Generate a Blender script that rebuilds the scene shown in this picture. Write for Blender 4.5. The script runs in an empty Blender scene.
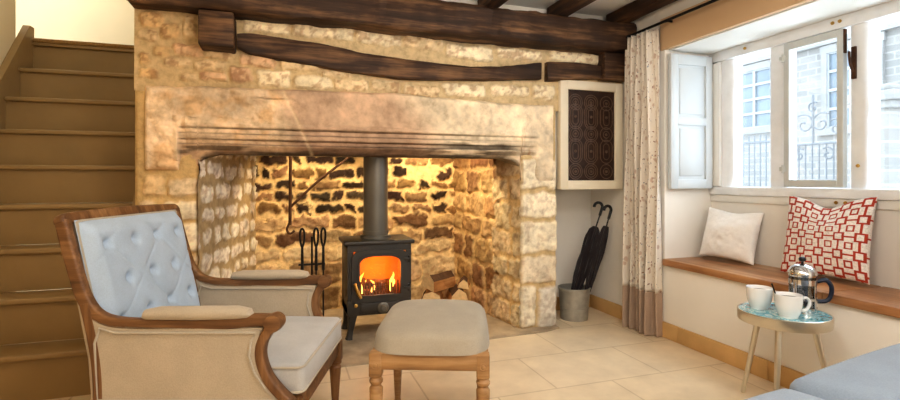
import bpy, bmesh, math, random
import numpy as np
from mathutils import Vector, Matrix
PI = math.pi
random.seed(7)
SC = bpy.context.scene
COL = SC.collection

# ------------------------------------------------------------------ camera
F = 497.0
YAW = math.radians(18.4)
cs, sn = math.cos(YAW), math.sin(YAW)
cam_d = bpy.data.cameras.new('camera')
cam = bpy.data.objects.new('camera', cam_d); COL.objects.link(cam)
cam.location = (0, 0, 1.0)
cam.rotation_euler = (PI/2, 0, -YAW)
cam_d.sensor_fit = 'HORIZONTAL'; cam_d.sensor_width = 36
cam_d.lens = 36*F/900
cam_d.shift_y = -20/900
cam_d.clip_start = .02
SC.camera = cam

def on_y(px, py, Y):            # pixel -> (X, Z) on the plane Y
    u = (px-450)/F; v = (180-py)/F
    d = Y/(cs-u*sn)
    return d*(sn+u*cs), 1+v*d
def rd(r, d, z=0):              # measured right/forward of the tripod -> world
    return Vector((r*cs+d*sn, -r*sn+d*cs, z))

# ------------------------------------------------------------------ noise
_tab = np.random.RandomState(3).rand(256, 256)
def vn(x, y, seed=0):
    x = np.asarray(x, float)+seed*17.31; y = np.asarray(y, float)+seed*9.77
    xi = np.floor(x).astype(int); yi = np.floor(y).astype(int)
    fx = x-xi; fy = y-yi
    fx = fx*fx*(3-2*fx); fy = fy*fy*(3-2*fy)
    a = _tab[xi % 256, yi % 256]; b = _tab[(xi+1) % 256, yi % 256]
    c = _tab[xi % 256, (yi+1) % 256]; d = _tab[(xi+1) % 256, (yi+1) % 256]
    return (a*(1-fx)+b*fx)*(1-fy)+(c*(1-fx)+d*fx)*fy
def fbm(x, y, seed=0, o=4):
    s = 0; a = .5; t = 0
    for i in range(o):
        s = s+a*vn(x*2**i, y*2**i, seed+i); t += a; a *= .5
    return s/t
def sstep(a, b, x):
    t = np.clip((x-a)/(b-a), 0, 1); return t*t*(3-2*t)
def lin(c):                     # sRGB 0-255 -> linear
    return tuple(((v/255)/12.92 if v/255 <= .04045 else ((v/255+.055)/1.055)**2.4) for v in c)

# ------------------------------------------------------------------ materials
def newmat(name):
    m = bpy.data.materials.new(name); m.use_nodes = True
    nt = m.node_tree; b = nt.nodes['Principled BSDF']
    return m, nt, b
def N(nt, t, **k):
    n = nt.nodes.new(t)
    for a, v in k.items(): setattr(n, a, v)
    return n
def coords(nt, scale=(1, 1, 1), rot=(0, 0, 0)):
    tc = N(nt, 'ShaderNodeTexCoord'); mp = N(nt, 'ShaderNodeMapping')
    mp.inputs['Scale'].default_value = scale; mp.inputs['Rotation'].default_value = rot
    nt.links.new(tc.outputs['Object'], mp.inputs[0]); return mp.outputs[0]
def noise(nt, co, scale, detail=4, rough=.55):
    n = N(nt, 'ShaderNodeTexNoise'); n.inputs['Scale'].default_value = scale
    n.inputs['Detail'].default_value = detail; n.inputs['Roughness'].default_value = rough
    nt.links.new(co, n.inputs['Vector']); return n.outputs['Fac']
def ramp(nt, fac, stops):
    r = N(nt, 'ShaderNodeValToRGB'); e = r.color_ramp.elements
    while len(e) < len(stops): e.new(.5)
    for i, (p, c) in enumerate(stops):
        e[i].position = p; e[i].color = (*c, 1)
    nt.links.new(fac, r.inputs[0]); return r.outputs[0]
def bump(nt, b, fac, strength, dist=.01, prev=None):
    n = N(nt, 'ShaderNodeBump'); n.inputs['Strength'].default_value = strength
    n.inputs['Distance'].default_value = dist
    nt.links.new(fac, n.inputs['Height'])
    if prev: nt.links.new(prev, n.inputs['Normal'])
    nt.links.new(n.outputs[0], b.inputs['Normal']); return n.outputs[0]
def mat(name, rgb, rough=.6, var=.12, vs=6, bs=40, bstr=.15, metal=0, sheen=0, stretch=(1, 1, 1), coat=0):
    m, nt, b = newmat(name); c = lin(rgb)
    co = coords(nt, stretch)
    f = noise(nt, co, vs)
    col = ramp(nt, f, [(.3, tuple(x*(1-var) for x in c)), (.7, tuple(min(1, x*(1+var)) for x in c))])
    nt.links.new(col, b.inputs['Base Color'])
    b.inputs['Roughness'].default_value = rough; b.inputs['Metallic'].default_value = metal
    if sheen: b.inputs['Sheen Weight'].default_value = sheen
    if coat: b.inputs['Coat Weight'].default_value = coat
    if bstr: bump(nt, b, noise(nt, co, bs, 3), bstr, .004)
    return m
def mat_attr(name, rough=.85, bs=40, bstr=.7, vs=22, dist=.012):
    m, nt, b = newmat(name)
    a = N(nt, 'ShaderNodeAttribute', attribute_name='Col')
    co = coords(nt)
    f = noise(nt, co, vs, 5, .6)
    g = ramp(nt, f, [(.28, (.72, .70, .67)), (.5, (1.0, 1.0, 1.0)), (.72, (1.18, 1.18, 1.18))])
    mx = N(nt, 'ShaderNodeMixRGB', blend_type='MULTIPLY'); mx.inputs[0].default_value = 1
    nt.links.new(a.outputs['Color'], mx.inputs[1]); nt.links.new(g, mx.inputs[2])
    nt.links.new(mx.outputs[0], b.inputs['Base Color'])
    b.inputs['Roughness'].default_value = rough
    if bstr: bump(nt, b, noise(nt, co, bs, 6, .65), bstr, dist)
    return m
def mat_wood(name, dark, mid, light, axis='x', scale=14, rough=.5, bstr=.25):
    m, nt, b = newmat(name)
    st = {'x': (.07, 1, 1), 'y': (1, .07, 1), 'z': (1, 1, .07)}[axis]
    co = coords(nt, st)
    f = noise(nt, co, scale*2.2, 6, .65); f2 = noise(nt, coords(nt), 3.5, 3)
    mm = N(nt, 'ShaderNodeMath', operation='MULTIPLY_ADD'); mm.inputs[1].default_value = .65
    nt.links.new(f, mm.inputs[0])
    m2 = N(nt, 'ShaderNodeMath', operation='MULTIPLY'); m2.inputs[1].default_value = .35
    nt.links.new(f2, m2.inputs[0]); nt.links.new(m2.outputs[0], mm.inputs[2])
    col = ramp(nt, mm.outputs[0], [(.34, lin(dark)), (.5, lin(mid)), (.66, lin(light))])
    nt.links.new(col, b.inputs['Base Color']); b.inputs['Roughness'].default_value = rough
    bump(nt, b, f, bstr, .006)
    return m
def mat_fabric(name, rgb, weave=900, var=.08, rough=.9):
    m, nt, b = newmat(name); c = lin(rgb)
    co = coords(nt)
    f = noise(nt, co, 260, 2); f0 = noise(nt, co, 9, 3)
    mm = N(nt, 'ShaderNodeMath', operation='ADD'); nt.links.new(f, mm.inputs[0]); nt.links.new(f0, mm.inputs[1])
    col = ramp(nt, mm.outputs[0], [(.75/2, tuple(x*(1-var) for x in c)), (1.25/2, tuple(min(1, x*(1+var)) for x in c))])
    md = N(nt, 'ShaderNodeMath', operation='MULTIPLY'); md.inputs[1].default_value = .5
    nt.links.new(mm.outputs[0], md.inputs[0])
    for l in list(nt.links):
        if l.to_node.bl_idname == 'ShaderNodeValToRGB': nt.links.remove(l)
    r = [n for n in nt.nodes if n.bl_idname == 'ShaderNodeValToRGB'][0]
    nt.links.new(md.outputs[0], r.inputs[0])
    nt.links.new(col, b.inputs['Base Color']); b.inputs['Roughness'].default_value = rough
    b.inputs['Sheen Weight'].default_value = .15
    bump(nt, b, f, .25, .002)
    return m
def mat_emit(name, stops, strength, axis=2, lo=0, hi=1):
    m, nt, b = newmat(name)
    tc = N(nt, 'ShaderNodeTexCoord'); sp = N(nt, 'ShaderNodeSeparateXYZ')
    nt.links.new(tc.outputs['Object'], sp.inputs[0])
    mr = N(nt, 'ShaderNodeMapRange'); mr.inputs[1].default_value = lo; mr.inputs[2].default_value = hi
    nt.links.new(sp.outputs[axis], mr.inputs[0])
    col = ramp(nt, mr.outputs[0], stops)
    nt.links.new(col, b.inputs['Emission Color']); b.inputs['Emission Strength'].default_value = strength
    b.inputs['Base Color'].default_value = (.1, .03, 0, 1)
    return m
def mat_glass(name, tint=(1, 1, 1), gloss=.07):
    m = bpy.data.materials.new(name); m.use_nodes = True; nt = m.node_tree; nt.nodes.clear()
    o = N(nt, 'ShaderNodeOutputMaterial'); t = N(nt, 'ShaderNodeBsdfTransparent'); g = N(nt, 'ShaderNodeBsdfGlossy')
    t.inputs[0].default_value = (*tint, 1); g.inputs['Roughness'].default_value = .03
    mx = N(nt, 'ShaderNodeMixShader'); mx.inputs[0].default_value = gloss
    nt.links.new(t.outputs[0], mx.inputs[1]); nt.links.new(g.outputs[0], mx.inputs[2]); nt.links.new(mx.outputs[0], o.inputs[0])
    return m

M = {}
M['stone'] = mat_attr('rubble_stone')
M['lintel'] = mat_attr('dressed_stone', bstr=.5, bs=32, vs=18)
M['plaster'] = mat('cream_plaster', (238, 233, 225), .9, .03, 3, 25, .12)
M['plaster_landing'] = mat('landing_plaster', (226, 208, 172), .9, .03, 3, 25, .1)
M['ceil'] = mat('white_ceiling', (240, 238, 233), .9, .02, 3, 20, .08)
M['white'] = mat('white_paint', (236, 234, 228), .45, .02, 5, 20, .05)
M['shutter'] = mat('shutter_paint', (208, 213, 216), .5, .02, 5, 20, .05)
M['winwhite'] = mat('window_paint', (242, 244, 246), .5, .06, 9, 30, .25)
M['casement'] = mat('casement_paint', (205, 208, 206), .45, .05, 9, 30, .1)
M['frame'] = mat('frame_paint', (233, 222, 200), .5, .03, 6, 30, .06)
M['beam'] = mat_wood('old_oak_beam', (22, 13, 8), (66, 44, 29), (140, 104, 70), 'x', 9, .7, 1.0)
M['joist'] = mat_wood('oak_joist', (24, 14, 8), (62, 40, 25), (112, 80, 52), 'y', 9, .7, .9)
M['oak'] = mat_wood('weathered_oak', (74, 48, 27), (116, 80, 48), (156, 116, 76), 'x', 16, .5, .25)
M['oakz'] = mat_wood('weathered_oak_upright', (74, 48, 27), (116, 80, 48), (156, 116, 76), 'z', 16, .5, .25)
M['stooloak'] = mat_wood('limed_oak', (128, 94, 58), (166, 127, 84), (194, 158, 114), 'x', 16, .55, .2)
M['seatwood'] = mat_wood('seat_oak', (128, 84, 50), (172, 122, 80), (204, 158, 114), 'y', 9, .38, .2)
M['paint'] = mat('stair_paint', (150, 122, 80), .42, .07, 5, 18, .12)
M['paintd'] = mat('stair_string_paint', (154, 126, 84), .42, .07, 5, 18, .12)
M['carpet'] = mat('jute_carpet', (150, 116, 70), .95, .2, 90, 120, .8)
M['linen'] = mat_fabric('linen_shaded_tone', (180, 166, 146))  # shade on the chair's sides put into this warmer, darker linen tone
M['linenb'] = mat_fabric('linen_window_lit_tone', (174, 190, 208))  # same linen as the sides, cool window light tinted into it
M['seatlinen'] = mat_fabric('seat_linen', (178, 176, 174))  # the chair linen again, with a little window coolness in its colour
M['pipe'] = mat_fabric('piping_linen', (176, 166, 150))
M['stoolf'] = mat_fabric('taupe_linen', (160, 150, 134))
M['sofa'] = mat_fabric('blue_grey_wool', (134, 147, 162))
M['iron'] = mat('black_iron', (34, 32, 31), .5, .15, 20, 60, .15, .6)
M['stove'] = mat('stove_black', (66, 63, 60), .42, .08, 8, 90, .1, .35)
M['flue'] = mat('flue_steel', (112, 108, 100), .42, .06, 6, 90, .06, .5)
M['rust'] = mat('rusty_iron', (84, 56, 38), .8, .35, 30, 60, .5, .3)
M['brass'] = mat('brass', (200, 160, 90), .3, .08, 20, 60, .05, 1)
M['champ'] = mat('champagne_metal', (214, 207, 192), .32, .04, 20, 60, .03, .9)
M['chrome'] = mat('chrome', (220, 222, 226), .12, .02, 20, 60, 0, 1)
M['black'] = mat('black_plastic', (18, 20, 26), .3, .05, 20, 60, 0)
M['navy'] = mat('dark_blue_handle', (24, 36, 58), .3, .05, 20, 60, 0)
M['ceramic'] = mat('white_ceramic', (240, 240, 240), .15, .02, 6, 20, 0, coat=.5)
M['coffee'] = mat('coffee', (38, 18, 8), .15, .1, 10, 20, 0)
M['bucket'] = mat('galvanised_zinc', (172, 168, 158), .5, .14, 22, 60, .15, .45)
M['umb'] = mat_fabric('black_umbrella_cloth', (30, 20, 24), var=.25, rough=.7)
M['umbmat'] = mat('crook_lacquer', (14, 12, 13), .3, .1, 20, 60, 0)
M['cush'] = mat_fabric('white_cotton', (240, 236, 232))
M['redcush'] = mat_attr('red_fret_cotton', .9, 300, .15, 120, .002)
M['panel'] = mat('pierced_dark_metal', (62, 44, 36), .5, .25, 30, 80, .3, .35)
M['panelr'] = mat('pierced_dark_metal_edges', (112, 90, 76), .45, .2, 30, 80, .2, .35)
M['wrought'] = mat('hazed_railing_iron', (114, 116, 120), .6, .1, 20, 60, 0)  # iron lightened so the haze through the window is in its colour
M['facade'] = mat('street_stone', (150, 146, 142), .9, .14, 5, 9, .3)
M['sash'] = mat('sash_paint', (150, 152, 154), .6, .02, 20, 60, 0)
M['darkglass'] = mat('hazed_sash_glass', (110, 119, 128), .15, .15, 2, 60, 0)  # dark panes lightened, glare haze painted into the colour
M['glass'] = mat_glass('window_glass', (.97, .99, 1), .05)
M['jar'] = mat_glass('beaker_glass', (.85, .88, .9), .16)
M['stoveglass'] = mat_glass('stove_glass', (1, .93, .85), .04)
M['log'] = mat_wood('split_log_wood', (130, 84, 44), (182, 128, 76), (214, 168, 112), 'x', 14, .8, .5)
M['bark'] = mat('log_bark', (84, 58, 38), .9, .35, 22, 40, .9)
M['logend'] = mat('log_end_grain', (226, 192, 142), .9, .12, 40, 60, .3)
M['firebrick'] = mat('firebrick', (206, 132, 70), .9, .15, 10, 40, .3)
M['charlog'] = mat('charred_log', (58, 30, 16), .9, .5, 30, 60, .6)
def mat_blocks(name, c1, c2, mo):
    m, nt, b = newmat(name)
    tc = N(nt, 'ShaderNodeTexCoord'); sp = N(nt, 'ShaderNodeSeparateXYZ'); cb = N(nt, 'ShaderNodeCombineXYZ')
    nt.links.new(tc.outputs['Object'], sp.inputs[0]); nt.links.new(sp.outputs[1], cb.inputs[0]); nt.links.new(sp.outputs[2], cb.inputs[1])
    br = N(nt, 'ShaderNodeTexBrick'); br.inputs['Scale'].default_value = 1; br.inputs['Brick Width'].default_value = .30; br.inputs['Row Height'].default_value = .12; br.inputs['Mortar Size'].default_value = .012
    br.inputs['Color1'].default_value = (*lin(c1), 1); br.inputs['Color2'].default_value = (*lin(c2), 1); br.inputs['Mortar'].default_value = (*lin(mo), 1)
    nt.links.new(cb.outputs[0], br.inputs['Vector']); nt.links.new(br.outputs['Color'], b.inputs['Base Color']); b.inputs['Roughness'].default_value = .9
    return m
M['facade'] = mat_blocks('street_stone_blocks', (142, 138, 134), (128, 125, 122), (150, 147, 144))  # blocks and joints close in tone, haze painted in as low contrast
M['tarmac'] = mat('street_paving', (225, 222, 218), .9, .1, 5, 40, .2)

# limestone floor, slabs with pale joints
def mat_floor():
    m, nt, b = newmat('limestone_floor')
    co = coords(nt, (1, 1, 1), (0, 0, 0))
    br = N(nt, 'ShaderNodeTexBrick'); br.offset = .5
    br.inputs['Scale'].default_value = 1; br.inputs['Brick Width'].default_value = .62; br.inputs['Row Height'].default_value = .42
    br.inputs['Mortar Size'].default_value = .005; br.inputs['Mortar Smooth'].default_value = .3
    br.inputs['Color1'].default_value = (*lin((232, 214, 186)), 1); br.inputs['Color2'].default_value = (*lin((225, 204, 172)), 1)
    br.inputs['Mortar'].default_value = (*lin((206, 184, 152)), 1)
    nt.links.new(co, br.inputs['Vector'])
    f = noise(nt, co, 4, 6, .6)
    g = ramp(nt, f, [(.3, (.86, .84, .82)), (.7, (1.1, 1.1, 1.1))])
    mx = N(nt, 'ShaderNodeMixRGB', blend_type='MULTIPLY'); mx.inputs[0].default_value = 1
    nt.links.new(br.outputs['Color'], mx.inputs[1]); nt.links.new(g, mx.inputs[2])
    nt.links.new(mx.outputs[0], b.inputs['Base Color']); b.inputs['Roughness'].default_value = .42
    n1 = bump(nt, b, noise(nt, co, 14, 4), .12, .006)
    iv = N(nt, 'ShaderNodeMath', operation='SUBTRACT'); iv.inputs[0].default_value = 1; nt.links.new(br.outputs['Fac'], iv.inputs[1])
    bump(nt, b, iv.outputs[0], .4, .003, n1)
    return m
M['floor'] = mat_floor()
M['skirt'] = mat('limestone_skirting', (208, 170, 116), .6, .12, 5, 30, .12)
M['hearth'] = mat('hearth_slab', (168, 150, 126), .8, .28, 7, 25, .7)

def mat_curtain():
    m, nt, b = newmat('floral_curtain')
    tc = N(nt, 'ShaderNodeTexCoord')
    mp = N(nt, 'ShaderNodeMapping'); nt.links.new(tc.outputs['UV'], mp.inputs[0])
    base = lin((232, 222, 208))
    cur = None
    def layer(prev, vs, seed, lo, hi, colr, nscale, namp, stretch=(1, 1, 1)):
        mpp = N(nt, 'ShaderNodeMapping'); mpp.inputs['Location'].default_value = (seed, seed*.7, 0); mpp.inputs['Scale'].default_value = stretch
        nt.links.new(tc.outputs['UV'], mpp.inputs[0])
        nz = N(nt, 'ShaderNodeTexNoise'); nz.inputs['Scale'].default_value = nscale; nt.links.new(mpp.outputs[0], nz.inputs['Vector'])
        ad = N(nt, 'ShaderNodeMixRGB', blend_type='ADD'); ad.inputs[0].default_value = namp
        nt.links.new(mpp.outputs[0], ad.inputs[1]); nt.links.new(nz.outputs['Color'], ad.inputs[2])
        v = N(nt, 'ShaderNodeTexVoronoi'); v.inputs['Scale'].default_value = vs; nt.links.new(ad.outputs[0], v.inputs['Vector'])
        r = ramp(nt, v.outputs['Distance'], [(lo, (1, 1, 1)), (hi, (0, 0, 0))])
        mx = N(nt, 'ShaderNodeMixRGB'); nt.links.new(r, mx.inputs[0])
        if prev is None: mx.inputs[1].default_value = (*base, 1)
        else: nt.links.new(prev, mx.inputs[1])
        mx.inputs[2].default_value = (*lin(colr), 1)
        return mx.outputs[0]
    cur = layer(None, 14, 0, .2, .3, (202, 178, 160), 12, .08, (1, .8, 1))
    cur = layer(cur, 20, 3.3, .13, .2, (150, 112, 98), 20, .06)
    cur = layer(cur, 24, 7.1, .1, .16, (128, 132, 140), 25, .06)
    nt.links.new(cur, b.inputs['Base Color']); b.inputs['Roughness'].default_value = .9
    return m
M['curtain'] = mat_curtain()
M['hem'] = mat_fabric('taupe_hem', (178, 154, 134))
def mat_tabletop():
    m, nt, b = newmat('turquoise_glazed_top')
    co = coords(nt)
    nz = N(nt, 'ShaderNodeTexNoise'); nz.inputs['Scale'].default_value = 14; nz.inputs['Detail'].default_value = 3; nz.inputs['Distortion'].default_value = 2.2
    nt.links.new(co, nz.inputs['Vector'])
    col = ramp(nt, nz.outputs['Fac'], [(.36, lin((58, 134, 152))), (.46, lin((110, 182, 192))), (.52, lin((206, 232, 232))), (.58, lin((100, 176, 188))), (.7, lin((70, 150, 168)))])
    nt.links.new(col, b.inputs['Base Color']); b.inputs['Roughness'].default_value = .12; b.inputs['Coat Weight'].default_value = .6
    return m
M['turq'] = mat_tabletop()

# ------------------------------------------------------------------ mesh helpers
def link(name, me, m, parent=None, smooth=True, loc=None):
    o = bpy.data.objects.new(name, me); COL.objects.link(o)
    if m is not None:
        for x in (m if isinstance(m, (list, tuple)) else [m]): me.materials.append(x)
    if smooth:
        me.polygons.foreach_set('use_smooth', [True]*len(me.polygons))
        try: me.set_sharp_from_angle(angle=math.radians(38))
        except Exception: pass
    if parent is not None: o.parent = parent
    if loc is not None: o.location = loc
    return o
def obj(name, bm, m, parent=None, smooth=True, loc=None):
    bmesh.ops.recalc_face_normals(bm, faces=bm.faces)
    me = bpy.data.meshes.new(name); bm.to_mesh(me); bm.free()
    return link(name, me, m, parent, smooth, loc)
def tag(o, label, cat, group=None, kind=None):
    o['label'] = label; o['category'] = cat
    if group: o['group'] = group
    if kind: o['kind'] = kind
    return o
def struct(o): o['kind'] = 'structure'; return o
def thing(name, label, cat, loc=(0, 0, 0), rotz=0, group=None, rot=None):
    o = bpy.data.objects.new(name, None); COL.objects.link(o)
    o.location = loc; o.rotation_euler = rot or (0, 0, rotz); o.empty_display_size = .1
    return tag(o, label, cat, group)
def box(bm, lo, hi, bev=0, seg=2, mtx=None, mi=0):
    c = [(a+b)/2 for a, b in zip(lo, hi)]; s = [abs(b-a) for a, b in zip(lo, hi)]
    t = bmesh.new(); bmesh.ops.create_cube(t, size=1)
    bmesh.ops.scale(t, vec=s, verts=t.verts)
    if bev: bmesh.ops.bevel(t, geom=t.edges[:], offset=min(bev, min(s)*.49), segments=seg, profile=.5, affect='EDGES')
    bmesh.ops.translate(t, vec=c, verts=t.verts)
    if mtx is not None: bmesh.ops.transform(t, matrix=mtx, verts=t.verts)
    return merge(bm, t, mi)
def merge(bm, t, mi=0):
    vm = {}
    for v in t.verts: vm[v] = bm.verts.new(v.co)
    for f in t.faces:
        try:
            nf = bm.faces.new([vm[v] for v in f.verts]); nf.material_index = mi if mi else f.material_index
        except ValueError: pass
    t.free(); return bm
def B(lo, hi, bev=0, seg=2, mtx=None):
    return box(bmesh.new(), lo, hi, bev, seg, mtx)
def frames(pts):
    P = [Vector(p) for p in pts]; T = []
    for i in range(len(P)):
        a = P[max(i-1, 0)]; b = P[min(i+1, len(P)-1)]; T.append((b-a).normalized())
    up = Vector((0, 0, 1)) if abs(T[0].z) < .9 else Vector((0, 1, 0))
    n = (up-T[0]*up.dot(T[0])).normalized(); R = []
    for t in T:
        n = (n-t*n.dot(t)).normalized(); R.append((n.copy(), t.cross(n)))
    return P, R
def tube(bm, pts, rad, seg=10, cap=True, prof=None, closed=False):
    """sweep; rad a number or list; prof = list of (a,b) multiples for a shaped section"""
    P, R = frames(pts); rings = []
    for i, p in enumerate(P):
        r = rad[i] if isinstance(rad, (list, tuple)) else rad
        n, b = R[i]; ring = []
        pr = prof or [(math.cos(2*PI*k/seg), math.sin(2*PI*k/seg)) for k in range(seg)]
        for a, c in pr:
            if isinstance(r, tuple): ring.append(bm.verts.new(p+n*(a*r[0])+b*(c*r[1])))
            else: ring.append(bm.verts.new(p+n*(a*r)+b*(c*r)))
        rings.append(ring)
    k = len(rings[0])
    rr = list(zip(rings[:-1], rings[1:]))
    if closed: rr.append((rings[-1], rings[0]))
    for A, C in rr:
        for j in range(k): bm.faces.new((A[j], A[(j+1) % k], C[(j+1) % k], C[j]))
    if cap and not closed:
        bm.faces.new(rings[0][::-1]); bm.faces.new(rings[-1])
    return bm
def rrect(n=4, rad=.3):
    """rounded square section, unit half-size"""
    out = []
    for q, (sx, sy) in enumerate(((1, 1), (-1, 1), (-1, -1), (1, -1))):
        for i in range(n):
            a = (q+i/(n-1))*PI/2
            out.append((sx*(1-rad)+rad*math.cos(a), sy*(1-rad)+rad*math.sin(a)))
    return out
def spline(pts, n=8):
    P = [Vector(p) for p in pts]; out = []
    for i in range(len(P)-1):
        p0 = P[max(i-1, 0)]; p1 = P[i]; p2 = P[i+1]; p3 = P[min(i+2, len(P)-1)]
        for k in range(n):
            t = k/n
            out.append(.5*((2*p1)+(-p0+p2)*t+(2*p0-5*p1+4*p2-p3)*t*t+(-p0+3*p1-3*p2+p3)*t**3))
    out.append(P[-1]); return out
def lathe(bm, prof, seg=32, c=(0, 0, 0), capb=True, capt=True):
    rings = []
    for r, z in prof:
        rings.append([bm.verts.new((c[0]+r*math.cos(2*PI*k/seg), c[1]+r*math.sin(2*PI*k/seg), c[2]+z)) for k in range(seg)])
    for A, C in zip(rings[:-1], rings[1:]):
        for j in range(seg): bm.faces.new((A[j], A[(j+1) % seg], C[(j+1) % seg], C[j]))
    if capb: bm.faces.new(rings[0][::-1])
    if capt: bm.faces.new(rings[-1])
    return bm
def prism(bm, poly, a, b, axis='y'):
    """extrude a 2D polygon between a and b along axis"""
    def v(p, t):
        return {'y': (p[0], t, p[1]), 'x': (t, p[0], p[1]), 'z': (p[0], p[1], t)}[axis]
    A = [bm.verts.new(v(p, a)) for p in poly]; C = [bm.verts.new(v(p, b)) for p in poly]
    n = len(poly)
    bm.faces.new(A); bm.faces.new(C[::-1])
    for i in range(n): bm.faces.new((A[i], C[i], C[(i+1) % n], A[(i+1) % n]))
    return bm
def gridmesh(name, V, nx, ny, col=None, keep=None):
    """V (ny*nx,3) row-major; optional vertex colours and face mask"""
    faces = []
    idx = np.arange(nx*ny).reshape(ny, nx)
    a = idx[:-1, :-1].ravel(); b = idx[:-1, 1:].ravel(); c = idx[1:, 1:].ravel(); d = idx[1:, :-1].ravel()
    Fc = np.stack([a, b, c, d], 1)
    if keep is not None: Fc = Fc[keep.ravel()]
    me = bpy.data.meshes.new(name); me.from_pydata(V.tolist(), [], Fc.tolist())
    if col is not None:
        at = me.color_attributes.new('Col', 'FLOAT_COLOR', 'POINT')
        cc = np.ones((len(V), 4)); cc[:, :3] = col
        at.data.foreach_set('color', cc.ravel())
    me.update(); return me

# ------------------------------------------------------------------ masonry relief
def masonry(S, T, stones, mortar, seed=0, warp=.012, edge=.012, rel=.018, cornr=.025, rough=.006, pitd=1.):
    """height and colour over grid S,T for stones = [(s0,t0,s1,t1,(rgb),relief factor)]"""
    ws = S+(fbm(S*9, T*9, seed+1)-.5)*2*warp*1.6; wt = T+(fbm(S*9, T*9, seed+2)-.5)*2*warp*1.6
    ws = ws+(fbm(S*34, T*34, seed+81, 3)-.5)*warp*1.5; wt = wt+(fbm(S*34, T*34, seed+82, 3)-.5)*warp*1.5
    h = (fbm(S*14, T*14, seed+3)-.5)*.008
    mn = fbm(S*5, T*5, seed+5)
    C = np.array(lin(mortar))[None, None, :]*(.85+.3*mn)[..., None]
    for i, st in enumerate(stones):
        s0, t0, s1, t1, rgb = st[:5]; rf = st[5] if len(st) > 5 else 1
        cx, cy = (s0+s1)/2, (t0+t1)/2; hx, hy = (s1-s0)/2, (t1-t0)/2
        r = min(cornr, hx*.6, hy*.6)
        qx = np.abs(ws-cx)-hx+r; qy = np.abs(wt-cy)-hy+r
        sd = np.sqrt(np.maximum(qx, 0)**2+np.maximum(qy, 0)**2)+np.minimum(np.maximum(qx, qy), 0)-r
        m = sstep(edge*.5, -edge, sd)
        if m.max() <= 0: continue
        tilt = (random.random()-.5)*.008
        hh = rel*rf*(.8+.2*np.clip(-sd/.03, 0, 1))+(fbm(S*22, T*22, seed+7+i)-.5)*rough*3+tilt*(ws-cx)/max(hx, .01)
        h = h*(1-m)+hh*m
        pat = fbm(S*7, T*7, seed+20+i, 3)
        sc = np.array(lin(rgb))[None, None, :]*(.72+.56*pat)[..., None]
        pit = sstep(.52, .66, fbm(S*38, T*38, seed+60+i, 3))*.45*pitd
        sc = sc*(1-pit[..., None]*np.array([.7, .9, 1.]))
        hh_ = 0
        C = C*(1-m[..., None])+sc*m[..., None]
    return h, C
def courses(s0, s1, t0, t1, hmin, hmax, wmin, wmax, gap, pal, seed, relf=1, drop=0):
    R = random.Random(seed); out = []; t = t0
    while t < t1-hmin*.5:
        hh = min(R.uniform(hmin, hmax), t1-t); s = s0-R.uniform(0, wmax*.5)
        while s < s1:
            w = R.uniform(wmin, wmax); dv = R.uniform(-.012, .012)
            a, b = max(s+gap/2, s0-.05), min(s+w-gap/2, s1+.05)
            if b-a > .03 and R.random() >= drop:
                out.append((a, t+gap/2+dv*.5, b, t+hh-gap/2+dv*.5+R.uniform(-.01, 0), pal(R, (a+b)/2, t+hh/2), relf*R.uniform(.6, 1.2)))
            s += w
        t += hh
    return out
def jit(R, c, a=14, w=.6):
    k = R.uniform(-a, a); return tuple(max(0, min(255, v+k+R.uniform(-a, a)*.25)) for v in c)

# =================================================================== ROOM SHELL
XL, XS, XP, XR = -1.69, -.75, 1.757, 2.30
struct(obj('floor', B((-3.2, -1.7, -.06), (XR, 5.3, 0)), M['floor']))
bm = bmesh.new()
box(bm, (XS, -1.7, 2.17), (XR+.5, 3.35, 2.25)); box(bm, (XL-.1, -1.7, 2.17), (XS, 2.55, 2.25))
struct(obj('ceiling', bm, M['ceil']))
struct(obj('ceiling_landing', B((-3.3, 2.55, 3.5), (XS+.1, 5.4, 3.58)), M['ceil']))
# left wall ends in a soft corner where the stairs turn
bm = bmesh.new()
poly = [(XL-.12, -1.7), (XL, -1.7), (XL, 4.02)]+[(XL-.05+.05*math.cos(a), 4.02+.05*math.sin(a)) for a in (.3, .7, 1.1, 1.5)]+[(XL-.12, 4.07)]
prism(bm, poly, 0, 3.5, 'z')
struct(obj('wall_left', bm, M['plaster_landing']))
struct(obj('wall_landing', B((-3.2, 5.1, 0), (XS, 5.2, 3.5)), M['plaster_landing']))
struct(obj('wall_landing_side', B((-3.3, 4.0, 0), (-3.2, 5.2, 3.5)), M['plaster_landing']))
bm = bmesh.new(); box(bm, (XL-.1, -1.8, 0), (XR+.5, -1.7, 2.25))
struct(obj('wall_front', bm, M['plaster']))
bm = bmesh.new(); box(bm, (XL-.1, 2.5, 2.25), (XS, 2.58, 3.5))
struct(obj('wall_stairwell', bm, M['plaster_landing']))

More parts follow.
